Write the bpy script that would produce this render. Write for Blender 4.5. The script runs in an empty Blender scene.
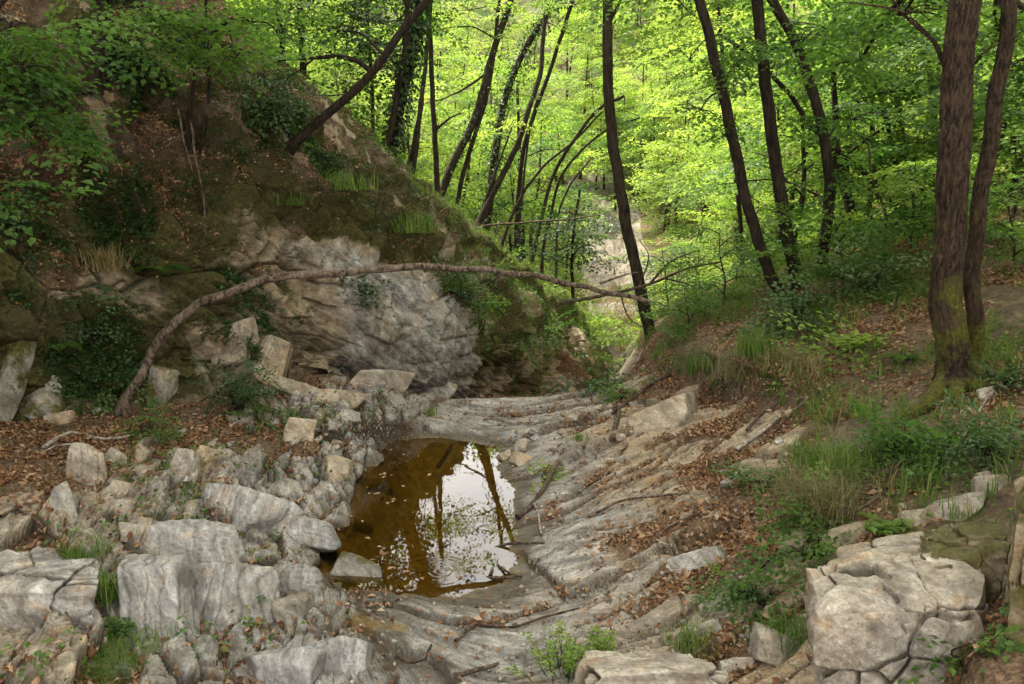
import bpy, math, random, time
import numpy as np
from mathutils import Vector, Matrix
from mathutils.bvhtree import BVHTree
T0 = time.time()
R = math.radians
random.seed(5)
rng = np.random.default_rng(11)
C = bpy.context.scene.collection
scene = bpy.context.scene

# ------------------------------------------------------------------ camera
F_PX, H_CAM, PITCH = 739.0, 3.0, R(11.62)
cp, sp = math.cos(PITCH), math.sin(PITCH)
cam_d = bpy.data.cameras.new('camera')
cam_d.lens = F_PX / 1024 * 36; cam_d.sensor_width = 36
cam_d.clip_start = 0.05; cam_d.clip_end = 3000
cam = bpy.data.objects.new('camera', cam_d); C.objects.link(cam)
cam.location = (0, 0, H_CAM); cam.rotation_euler = (R(90) - PITCH, 0, 0)
scene.camera = cam

def P(px, py, Y):
    """the point at depth Y that the camera sees at pixel px, py"""
    u, v = (px - 512) / F_PX, (342 - py) / F_PX
    dy, dz = cp + v * sp, v * cp - sp
    return np.array([u * Y / dy, Y, H_CAM + Y * dz / dy])

def ray(px, py):
    u, v = (px - 512) / F_PX, (342 - py) / F_PX
    return Vector((u, cp + v * sp, v * cp - sp)).normalized()

# ------------------------------------------------------------------ noise
_perm = np.random.default_rng(3).permutation(256).astype(np.int32)
_G = np.random.default_rng(4).normal(size=(256, 3)).astype(np.float32)
_G /= np.linalg.norm(_G, axis=1)[:, None]
_RV = np.random.default_rng(5).random((256, 3)).astype(np.float32)

def pn(P_, s=1.0, seed=0.0):
    p = np.asarray(P_, np.float32) * np.float32(s) if np.isscalar(s) else np.asarray(P_, np.float32) * np.asarray(s, np.float32)
    p = p + np.float32(seed * 17.31)
    i = np.floor(p).astype(np.int32); f = p - i
    w = f * f * f * (f * (f * 6 - 15) + 10)
    out = np.zeros(len(p), np.float32)
    for dx in (0, 1):
        ax = _perm[(i[:, 0] + dx) & 255]
        wx = w[:, 0] if dx else 1 - w[:, 0]
        for dy in (0, 1):
            ay = _perm[(ax + i[:, 1] + dy) & 255]
            wy = wx * (w[:, 1] if dy else 1 - w[:, 1])
            for dz in (0, 1):
                g = _G[_perm[(ay + i[:, 2] + dz) & 255]]
                d = g[:, 0] * (f[:, 0] - dx) + g[:, 1] * (f[:, 1] - dy) + g[:, 2] * (f[:, 2] - dz)
                out += d * wy * (w[:, 2] if dz else 1 - w[:, 2])
    return out * 1.5

def fbm(P_, s, oct=4, seed=0, ridge=False):
    a, o, n = 1.0, 0, 0
    for k in range(oct):
        v = pn(P_, s * 2.03 ** k if np.isscalar(s) else np.asarray(s) * 2.03 ** k, seed + k * 1.7)
        if ridge: v = 1 - 2 * np.abs(v)
        o = o + a * v; n += a; a *= .5
    return o / n

def worley(P_, s, seed=0):
    """F1, F2 and three random numbers of the nearest cell, and the vector to its centre"""
    p = np.asarray(P_, np.float32) * np.asarray(s, np.float32) + np.float32(seed * 13.7)
    i = np.floor(p).astype(np.int32); f = p - i
    n = len(p)
    f1 = np.full(n, 9, np.float32); f2 = np.full(n, 9, np.float32)
    rid = np.zeros(n, np.int32); vec = np.zeros((n, 3), np.float32)
    for dx in (-1, 0, 1):
        for dy in (-1, 0, 1):
            for dz in (-1, 0, 1):
                h = _perm[(_perm[(_perm[(i[:, 0] + dx) & 255] + i[:, 1] + dy) & 255] + i[:, 2] + dz) & 255]
                q = _RV[h] + np.array([dx, dy, dz], np.float32) - f
                d = (q * q).sum(1)
                m = d < f1
                f2 = np.where(m, f1, np.minimum(f2, d))
                f1 = np.where(m, d, f1); rid = np.where(m, h, rid); vec[m] = q[m]
    return np.sqrt(f1), np.sqrt(f2), _RV[(rid * 7 + 31) & 255], vec

def sstep(a, b, x):
    t = np.clip((x - a) / (b - a), 0, 1)
    return t * t * (3 - 2 * t)

def hermite(xs, ys, xq):
    """monotone-limited cubic through (xs, ys[..axis0]) at xq"""
    xs = np.asarray(xs, float); ys = np.asarray(ys, float)
    h = np.diff(xs); sh = (slice(None),) + (None,) * (ys.ndim - 1)
    d = np.diff(ys, axis=0) / h[sh]
    m = np.zeros_like(ys)
    m[1:-1] = (d[1:] * h[:-1][sh] + d[:-1] * h[1:][sh]) / (h[:-1] + h[1:])[sh]
    m[0], m[-1] = d[0], d[-1]
    lim = 2.2 * np.minimum(np.abs(d[1:]), np.abs(d[:-1]))
    same = (d[1:] * d[:-1]) > 0
    m[1:-1] = np.where(same, np.sign(m[1:-1]) * np.minimum(np.abs(m[1:-1]), lim), m[1:-1] * .25)
    j = np.clip(np.searchsorted(xs, xq, side='right') - 1, 0, len(h) - 1)
    t = ((xq - xs[j]) / h[j])[sh]; hh = h[j][sh]
    return ((2*t**3 - 3*t**2 + 1) * ys[j] + (t**3 - 2*t**2 + t) * hh * m[j]
            + (-2*t**3 + 3*t**2) * ys[j+1] + (t**3 - t**2) * hh * m[j+1])

# ------------------------------------------------------------------ mesh helpers
def link(name, me, mat=None, parent=None):
    o = bpy.data.objects.new(name, me); C.objects.link(o)
    if mat is not None: me.materials.append(mat)
    if parent is not None: o.parent = parent
    return o

def np_mesh(name, V, Fq, attrs=None, smooth=True):
    V = np.asarray(V, np.float32); Fq = np.asarray(Fq, np.int32)
    me = bpy.data.meshes.new(name)
    n, k = Fq.shape
    me.vertices.add(len(V)); me.vertices.foreach_set('co', V.ravel())
    me.loops.add(n * k); me.loops.foreach_set('vertex_index', Fq.ravel())
    me.polygons.add(n)
    me.polygons.foreach_set('loop_start', np.arange(0, n * k, k, dtype=np.int32))
    me.polygons.foreach_set('use_smooth', np.full(n, smooth, bool))
    for a, v in (attrs or {}).items():
        at = me.attributes.new(a, 'FLOAT', 'POINT'); at.data.foreach_set('value', np.asarray(v, np.float32))
    me.update(calc_edges=True)
    return me

class Acc:
    """collects vertices, quads and one random number per vertex into one mesh"""
    def __init__(s): s.V, s.F, s.A, s.n = [], [], [], 0
    def add(s, V, Fq, a=None):
        V = np.asarray(V, np.float32)
        s.V.append(V); s.F.append(np.asarray(Fq, np.int32) + s.n)
        s.A.append(np.zeros(len(V), np.float32) if a is None else np.broadcast_to(np.asarray(a, np.float32), (len(V),)))
        s.n += len(V)
    def mesh(s, name, smooth=True):
        return np_mesh(name, np.concatenate(s.V), np.concatenate(s.F), {'rnd': np.concatenate(s.A)}, smooth)
    def obj(s, name, mat, parent=None, smooth=True):
        return link(name, s.mesh(name, smooth), mat, parent)

def grid_faces(nr, nc, wrap=False):
    r = np.arange(nr - 1)[:, None]; c = np.arange(nc if wrap else nc - 1)[None, :]
    c2 = (c + 1) % nc
    return np.stack([r * nc + c, r * nc + c2, (r + 1) * nc + c2, (r + 1) * nc + c], -1).reshape(-1, 4)

def resample(pts, n):
    pts = np.asarray(pts, float)
    if len(pts) == 2: return pts[0] + (pts[1] - pts[0]) * np.linspace(0, 1, n)[:, None]
    t = np.concatenate([[0], np.cumsum(np.linalg.norm(np.diff(pts[:, :3], axis=0), axis=1))])
    return hermite(t, pts, np.linspace(0, t[-1], n))

def tube(acc, pts, r0, r1, sides=8, n=None, rough=.08, flare=0, seed=0, furrow=0, a=0, wob=0):
    pts = np.asarray(pts, float)
    L = np.linalg.norm(np.diff(pts, axis=0), axis=1).sum()
    n = n or max(4, int(L / max(r0 * 1.3, .03)))
    n = min(n, 400)
    p = resample(pts, n); t = np.linspace(0, 1, n)
    if wob:
        p[1:-1] += wob * np.stack([pn(p[1:-1], 2.2, seed + 9.1), pn(p[1:-1], 2.2, seed + 5.3), .6*pn(p[1:-1], 2.2, seed + 2.9)], 1)
    tg = np.gradient(p, axis=0); tg /= np.linalg.norm(tg, axis=1)[:, None] + 1e-9
    ref = np.array([1., 0, 0]) if abs(tg[0][0]) < .8 else np.array([0, 1., 0])
    nx = np.cross(tg, ref); nx /= np.linalg.norm(nx, axis=1)[:, None] + 1e-9
    ny = np.cross(tg, nx)
    th = np.linspace(0, 2 * np.pi, sides, endpoint=False)
    rad = r0 + (r1 - r0) * t
    if flare: rad = rad * (1 + flare * np.exp(-t * L / (r0 * 2.2)))
    rr = rad[:, None] * np.ones(sides)[None]
    V = p[:, None] + nx[:, None] * np.cos(th)[None, :, None] * rr[..., None] + ny[:, None] * np.sin(th)[None, :, None] * rr[..., None]
    Vf = V.reshape(-1, 3)
    cs = np.stack([np.tile(np.cos(th), n), np.tile(np.sin(th), n), np.repeat(t * L / max(r0, .02), sides) * .35], 1)
    k = 1 + rough * fbm(cs, 1.3, 3, seed)
    if flare: k += flare * .5 * np.repeat(np.exp(-t * L / (r0 * 2.5)), sides) * np.sin(np.tile(th, n) * 4 + seed) 
    if furrow:
        k += furrow * (fbm(cs * np.array([1, 1, .30]), 4.5, 3, seed + 3, ridge=True) - .35)
    c = np.repeat(p, sides, 0)
    Vf = c + (Vf - c) * k[:, None]
    Fq = grid_faces(n, sides, True)
    acc.add(Vf, Fq, a)
    tip = np.array([[ (n-1)*sides + i for i in range(4 if sides >= 4 else 3)]]) if sides == 4 else None
    if sides > 4:
        m = acc.n
        acc.add((p[-1] + tg[-1] * rad[-1] * .5)[None], np.zeros((0, 4), int), a)
        i = np.arange(sides)
        b = m - len(Vf)
        acc.F.append(np.stack([b + (n-1)*sides + i, b + (n-1)*sides + (i+1) % sides, np.full(sides, m), np.full(sides, m)], 1)[:, [0, 1, 2, 2]].astype(np.int32)[:0])
    return p, tg

# ------------------------------------------------------------------ tags
def tag(o, label=None, cat=None, group=None, kind=None):
    if label: o['label'] = label
    if cat: o['category'] = cat
    if group: o['group'] = group
    if kind: o['kind'] = kind
    return o

def thing(name, loc, label, cat, group=None):
    o = bpy.data.objects.new(name, None); C.objects.link(o); o.location = loc
    o.empty_display_size = .2
    return tag(o, label, cat, group)

def dup(root, loc, rz=0., sc=1., label=None, group=None, tilt=(0, 0)):
    r = root.copy(); C.objects.link(r)
    r.location = loc; r.rotation_euler = (tilt[0], tilt[1], rz)
    r.scale = (sc, sc, sc) if np.isscalar(sc) else sc
    if label: r['label'] = label
    if group: r['group'] = group
    for ch in list(root.children):
        c = ch.copy(); C.objects.link(c); c.parent = r
    return r

# ------------------------------------------------------------------ materials
def new_mat(name):
    m = bpy.data.materials.new(name); m.use_nodes = True
    nt = m.node_tree; nt.nodes.clear()
    out = nt.nodes.new('ShaderNodeOutputMaterial')
    return m, nt, out

class NT:
    def __init__(s, nt): s.nt = nt
    def n(s, typ, **kw):
        o = s.nt.nodes.new('ShaderNode' + typ)
        for k, v in kw.items():
            if k.startswith('i_'):
                key = k[2:]; key = int(key) if key.isdigit() else key
                if hasattr(v, 'links') or isinstance(v, bpy.types.NodeSocket): s.nt.links.new(v, o.inputs[key])
                else: o.inputs[key].default_value = v
            else: setattr(o, k, v)
        return o
    def attr(s, name): return s.n('Attribute', attribute_name=name).outputs['Fac']
    def math(s, op, a, b=0., clamp=False):
        return s.n('Math', operation=op, use_clamp=clamp, i_0=a, i_1=b).outputs[0]
    def ramp(s, fac, stops, interp='LINEAR'):
        o = s.n('ValToRGB'); s.nt.links.new(fac, o.inputs[0])
        cr = o.color_ramp; cr.interpolation = interp
        while len(cr.elements) < len(stops): cr.elements.new(.5)
        for e, (p, c) in zip(cr.elements, stops):
            e.position = p; e.color = (c, c, c, 1) if np.isscalar(c) else (*c, 1)
        return o.outputs[0]
    def mix(s, fac, a, b, typ='MIX'):
        o = s.n('Mix', data_type='RGBA', blend_type=typ, clamp_factor=True)
        for key, v in ((0, fac), (6, a), (7, b)):
            if isinstance(v, bpy.types.NodeSocket): s.nt.links.new(v, o.inputs[key])
            elif key == 0: o.inputs[0].default_value = v
            else: o.inputs[key].default_value = (*v, 1)
        return o.outputs[2]
    def noise(s, vec, scale, detail=4, rough=.6, dist=0.):
        o = s.n('TexNoise'); 
        if vec is not None: s.nt.links.new(vec, o.inputs['Vector'])
        o.inputs['Scale'].default_value = scale; o.inputs['Detail'].default_value = detail
        o.inputs['Roughness'].default_value = rough; o.inputs['Distortion'].default_value = dist
        return o.outputs['Fac']
    def scale(s, vec, v):
        o = s.n('Mapping'); s.nt.links.new(vec, o.inputs['Vector']); o.inputs['Scale'].default_value = v
        return o.outputs[0]

def rock_color(N, co, s_val, tan_fac, web=.35):
    """stone: grey blue / tan, striped along the bedding, mottled, with pale lichen and dark specks"""
    cmb = N.n('CombineXYZ', i_0=N.math('MULTIPLY', s_val, 1.0), i_1=0., i_2=0.).outputs[0]
    warp = N.n('VectorMath', operation='ADD', i_0=cmb, i_1=N.n('VectorMath', operation='SCALE', i_0=co, i_3=.42).outputs[0]).outputs[0]
    st = N.noise(warp, 13, 6, .72)
    big = N.noise(co, 1.3, 4, .6)
    med = N.noise(co, 7, 5, .65)
    fine = N.noise(co, 45, 4, .7)
    grey = N.ramp(st, [(.30, (.10, .097, .092)), (.43, (.24, .232, .215)), (.55, (.40, .385, .35)), (.68, (.60, .575, .52))])
    tan = N.ramp(st, [(.28, (.15, .105, .06)), (.45, (.32, .245, .15)), (.6, (.44, .355, .235)), (.72, (.58, .50, .37))])
    tf = N.math('ADD', tan_fac, N.math('MULTIPLY', N.math('SUBTRACT', big, .47), 1.6), True)
    blue = N.noise(co, 3.1, 5, .65, .5)
    grey = N.mix(N.ramp(blue, [(.50, 0.), (.62, .8)]), grey, N.mix(1., grey, (.70, .735, .78), 'MULTIPLY'))
    ochre = N.noise(N.scale(co, (1., 1., .8)), 4.3, 5, .7, .6)
    c = N.mix(tf, grey, tan)
    c = N.mix(N.ramp(ochre, [(.54, 0.), (.68, .75)]), c, N.mix(1., c, (1.05, .74, .42), 'MULTIPLY'))
    stain = N.noise(co, 2.6, 5, .65, .3)
    c = N.mix(N.ramp(med, [(.35, 0.), (.62, 1.)]), N.mix(.42, c, (.10, .078, .05)), c)
    c = N.mix(N.ramp(stain, [(.36, .6), (.48, 0.)]), c, (.10, .076, .048))
    c = N.mix(N.ramp(fine, [(.35, .55), (.5, 0.)]), c, (.10, .09, .08))
    lich = N.noise(co, 26, 4, .6)
    c = N.mix(N.ramp(lich, [(.60, 0.), (.70, .5)]), c, (.52, .50, .45))
    vo = N.n('TexVoronoi', feature='DISTANCE_TO_EDGE'); vo.inputs['Scale'].default_value = 3.4
    wv = N.n('TexNoise'); nt_ = N.nt; nt_.links.new(co, wv.inputs['Vector']); wv.inputs['Scale'].default_value = 2.6; wv.inputs['Detail'].default_value = 5
    nt_.links.new(N.n('VectorMath', operation='ADD', i_0=co, i_1=N.n('VectorMath', operation='SCALE', i_0=wv.outputs['Color'], i_3=.75).outputs[0]).outputs[0], vo.inputs['Vector'])
    fis = N.math('MULTIPLY', N.ramp(vo.outputs['Distance'], [(0., 1.), (.018, 0.)]), N.ramp(big, [(.40, 0.), (.52, 1.)]))
    c = N.mix(N.math('MULTIPLY', fis, web), c, (.045, .035, .025))
    fine = N.math('SUBTRACT', fine, N.math('MULTIPLY', fis, 1.2 * web))
    return c, st, med, fine

def bump(N, h, strength, dist, normal=None):
    b = N.n('Bump'); b.inputs['Strength'].default_value = strength; b.inputs['Distance'].default_value = dist
    N.nt.links.new(h, b.inputs['Height'])
    if normal is not None: N.nt.links.new(normal, b.inputs['Normal'])
    return b.outputs[0]

def mat_ground():
    m, nt, out = new_mat('ground_surface'); N = NT(nt)
    co = N.n('NewGeometry').outputs['Position']
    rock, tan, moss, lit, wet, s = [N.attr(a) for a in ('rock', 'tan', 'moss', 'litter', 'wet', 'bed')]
    rc, st, med, fine = rock_color(N, co, s, tan)
    soil_n = N.noise(co, 9, 6, .7)
    soil = N.ramp(soil_n, [(.3, (.036, .026, .015)), (.5, (.095, .066, .038)), (.7, (.19, .14, .085))])
    litn = N.noise(co, 32, 3, .7)
    litc = N.ramp(litn, [(.3, (.032, .021, .011)), (.5, (.115, .070, .038)), (.7, (.25, .165, .095))])
    soil = N.mix(lit, soil, litc)
    edge = N.noise(co, 14, 4, .7)
    rk = N.ramp(N.math('ADD', rock, N.math('MULTIPLY', N.math('SUBTRACT', edge, .5), .6)), [(.42, 0.), (.55, 1.)])
    c = N.mix(rk, soil, N.mix(N.math('MULTIPLY', N.attr('crack'), .85), rc, (.045, .033, .022)))
    mn = N.noise(co, 22, 4, .7)
    mossc = N.ramp(mn, [(.3, (.018, .016, .005)), (.5, (.052, .047, .010)), (.72, (.10, .10, .020))])
    mo = N.ramp(N.math('ADD', moss, N.math('MULTIPLY', N.math('SUBTRACT', edge, .5), .9)), [(.42, 0.), (.62, 1.)])
    c = N.mix(mo, c, mossc)
    c = N.mix(N.attr('damp_shade'), c, (.055, .04, .02))  # wet stone by pool and gully, plus shade painted on the left cliff
    silt = N.ramp(soil_n, [(.3, (.13, .085, .02)), (.6, (.30, .205, .05)), (.8, (.42, .31, .10))])
    c = N.mix(wet, c, silt)
    h = N.math('ADD', N.math('MULTIPLY', med, .8), N.math('ADD', N.math('MULTIPLY', fine, .35), N.math('MULTIPLY', st, .9)))
    nb = bump(N, h, .95, .045)
    b = N.n('BsdfPrincipled'); nt.links.new(c, b.inputs['Base Color']); nt.links.new(nb, b.inputs['Normal'])
    nt.links.new(N.ramp(wet, [(0., .82), (1., .45)]), b.inputs['Roughness'])
    b.inputs['Specular IOR Level'].default_value = .3
    nt.links.new(b.outputs[0], out.inputs[0])
    return m

def mat_rock(name, tan, s_scale=1., axis=(.45, .2, .87), moss=0., wet=0., band=0.):
    m, nt, out = new_mat(name); N = NT(nt)
    co = N.n('NewGeometry').outputs['Position']
    oc = N.n('TexCoord').outputs['Object']
    s = N.n('VectorMath', operation='DOT_PRODUCT', i_0=oc, i_1=axis).outputs['Value']
    s_scale *= .55
    rc, st, med, fine = rock_color(N, co, N.math('MULTIPLY', s, s_scale), N.math('ADD', 0., tan), 0.)
    if band:
        bw = N.math('ADD', N.math('MULTIPLY', s, 30.), N.math('MULTIPLY', N.noise(oc, 2.6, 5, .65), 9.))
        bn = N.noise(N.n('CombineXYZ', i_0=bw, i_1=0., i_2=0.).outputs[0], 1., 3, .6)
        rc = N.mix(band, rc, N.ramp(bn, [(.34, (.045, .047, .053)), (.44, (.15, .152, .158)), (.56, (.34, .335, .325)), (.68, (.62, .60, .57))]))
    crack = N.attr('crack')
    c = N.mix(N.math('MULTIPLY', crack, .85), rc, (.05, .04, .028))
    if moss:
        mn = N.noise(co, 4, 4, .6)
        up = N.n('SeparateXYZ', i_0=N.n('NewGeometry').outputs['Normal']).outputs[2]
        f = N.ramp(N.math('ADD', mn, N.math('MULTIPLY', up, .12)), [(.62 - moss, 0.), (.74 - moss, 1.)])
        c = N.mix(f, c, N.ramp(N.noise(co, 24, 3, .7), [(.3, (.025, .022, .006)), (.5, (.075, .07, .014)), (.7, (.12, .13, .025))]))
    if wet: c = N.mix(wet, c, (.07, .05, .02))
    h = N.math('ADD', N.math('MULTIPLY', med, .8), N.math('ADD', N.math('MULTIPLY', fine, .4), N.math('MULTIPLY', st, .8)))
    b = N.n('BsdfPrincipled'); nt.links.new(c, b.inputs['Base Color'])
    nt.links.new(bump(N, h, .7, .03), b.inputs['Normal'])
    b.inputs['Roughness'].default_value = .8 - .35 * wet; b.inputs['Specular IOR Level'].default_value = .3
    nt.links.new(b.outputs[0], out.inputs[0])
    return m

def mat_leaf(name, cols, trans, tw=.5, gloss=.35):
    m, nt, out = new_mat(name); N = NT(nt)
    r = N.attr('rnd')
    k = len(cols) - 1
    c = N.ramp(r, [(i / k, cc) for i, cc in enumerate(cols)])
    orn = N.n('ObjectInfo').outputs['Random']
    c = N.mix(N.ramp(orn, [(.0, .75), (.6, 0.)]), c, N.mix(1., c, (.52, .66, .62), 'MULTIPLY'))
    d = N.n('BsdfPrincipled'); nt.links.new(c, d.inputs['Base Color'])
    d.inputs['Roughness'].default_value = .5; d.inputs['Specular IOR Level'].default_value = gloss
    t = N.n('BsdfTranslucent')
    nt.links.new(N.mix(1., c, trans, 'MULTIPLY'), t.inputs[0])
    mx = N.n('MixShader'); mx.inputs[0].default_value = tw
    nt.links.new(d.outputs[0], mx.inputs[1]); nt.links.new(t.outputs[0], mx.inputs[2])
    nt.links.new(mx.outputs[0], out.inputs[0])
    return m

def mat_bark(name, dark, light, moss=0., zs=.18, sc=28):
    m, nt, out = new_mat(name); N = NT(nt)
    co = N.n('NewGeometry').outputs['Position']
    v = N.scale(co, (1, 1, zs))
    a = N.noise(v, sc, 5, .65, .4); b_ = N.noise(co, 5, 4, .6)
    c = N.ramp(a, [(.34, tuple(x * .25 for x in dark)), (.46, dark), (.62, light)])
    c = N.mix(N.ramp(b_, [(.45, 0.), (.7, .6)]), c, tuple(x * 1.15 for x in light))
    if moss:
        z = N.n('SeparateXYZ', i_0=N.n('TexCoord').outputs['Object']).outputs[2]
        f = N.math('SUBTRACT', N.noise(co, 3.2, 4, .6), N.math('MULTIPLY', z, .17))
        c = N.mix(N.ramp(f, [(.50 - moss, 0.), (.62 - moss, .85)]), c,
                  N.ramp(N.noise(co, 30, 3, .7), [(.3, (.03, .03, .006)), (.55, (.10, .10, .015)), (.75, (.17, .17, .03))]))
    h = N.math('ADD', a, N.math('MULTIPLY', N.noise(co, 60, 3, .6), .3))
    p = N.n('BsdfPrincipled'); nt.links.new(c, p.inputs['Base Color'])
    nt.links.new(bump(N, h, 1., .04), p.inputs['Normal'])
    p.inputs['Roughness'].default_value = .85; p.inputs['Specular IOR Level'].default_value = .2
    nt.links.new(p.outputs[0], out.inputs[0])
    return m

def mat_water():
    m, nt, out = new_mat('pool_water'); N = NT(nt)
    co = N.n('NewGeometry').outputs['Position']
    cen = P(441, 580, 5.45); 
    d = N.n('VectorMath', operation='DISTANCE', i_0=co, i_1=(float(cen[0]), float(cen[1]), 0.)).outputs['Value']
    ring = N.math('MULTIPLY', N.math('SINE', N.math('MULTIPLY', d, 130.)), N.ramp(d, [(0., 1.), (.28, 0.)]))
    h = N.math('ADD', N.math('MULTIPLY', ring, .035), N.math('MULTIPLY', N.noise(co, 6, 2, .5), .05))
    nb = bump(N, h, .25, .02)
    tr = N.n('BsdfTransparent'); tr.inputs[0].default_value = (.78, .66, .34, 1)
    gl = N.n('BsdfGlossy'); gl.inputs['Roughness'].default_value = .012; nt.links.new(nb, gl.inputs['Normal'])
    fr = N.n('Fresnel'); fr.inputs[0].default_value = 1.55; nt.links.new(nb, fr.inputs['Normal'])
    mx = N.n('MixShader'); nt.links.new(fr.outputs[0], mx.inputs[0])
    nt.links.new(tr.outputs[0], mx.inputs[1]); nt.links.new(gl.outputs[0], mx.inputs[2])
    nt.links.new(mx.outputs[0], out.inputs[0])
    return m

M_GROUND = mat_ground()
M_GREY = mat_rock('grey_stone', .05)
M_GREYM = mat_rock('mossy_grey_stone', .15, moss=.12)
M_BAND = mat_rock('banded_grey_stone', .0, band=.30, axis=(.9, .1, .42))
M_WET = mat_rock('wet_grey_stone', .1, wet=.35, moss=.06)
M_TAN = mat_rock('tan_stone', .75)
M_PALE = mat_rock('pale_stone', .42, s_scale=.7)
M_DARKR = mat_rock('brown_stone', .8, wet=.42, moss=.16)
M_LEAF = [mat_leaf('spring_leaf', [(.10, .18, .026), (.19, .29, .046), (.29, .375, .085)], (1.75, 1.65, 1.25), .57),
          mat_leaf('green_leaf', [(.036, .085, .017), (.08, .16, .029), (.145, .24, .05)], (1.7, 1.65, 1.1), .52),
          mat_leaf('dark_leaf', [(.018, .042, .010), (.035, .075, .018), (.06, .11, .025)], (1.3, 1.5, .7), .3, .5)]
M_GRASS = mat_leaf('grass_blade', [(.05, .11, .015), (.10, .18, .025), (.17, .22, .05)], (1.4, 1.4, .8), .4)
M_DRYGRASS = mat_leaf('dry_grass_blade', [(.10, .10, .03), (.25, .19, .08), (.36, .28, .14)], (1.2, 1.1, .8), .35)
M_DEAD = mat_leaf('dead_leaf', [(.045, .022, .012), (.16, .072, .032), (.27, .135, .06), (.38, .23, .125), (.46, .34, .23)], (1.1, .9, .7), .12, .25)
M_BARK = mat_bark('dark_bark', (.014, .009, .0055), (.038, .026, .016))
M_BARKB = mat_bark('furrowed_brown_bark', (.022, .013, .0075), (.066, .042, .024), moss=.16, sc=42, zs=.32)
M_BARKG = mat_bark('slim_trunk_bark', (.020, .014, .008), (.050, .037, .023))
M_DEADWOOD = mat_bark('weathered_wood', (.06, .041, .027), (.20, .15, .11), zs=.5)
M_PALEWOOD = mat_bark('bleached_wood', (.22, .18, .14), (.46, .40, .33), zs=1.)
M_DARKWOOD = mat_bark('rotten_wood', (.05, .033, .022), (.14, .10, .07), zs=1.)
M_WATER = mat_water()
print('mats', time.time() - T0)

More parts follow.
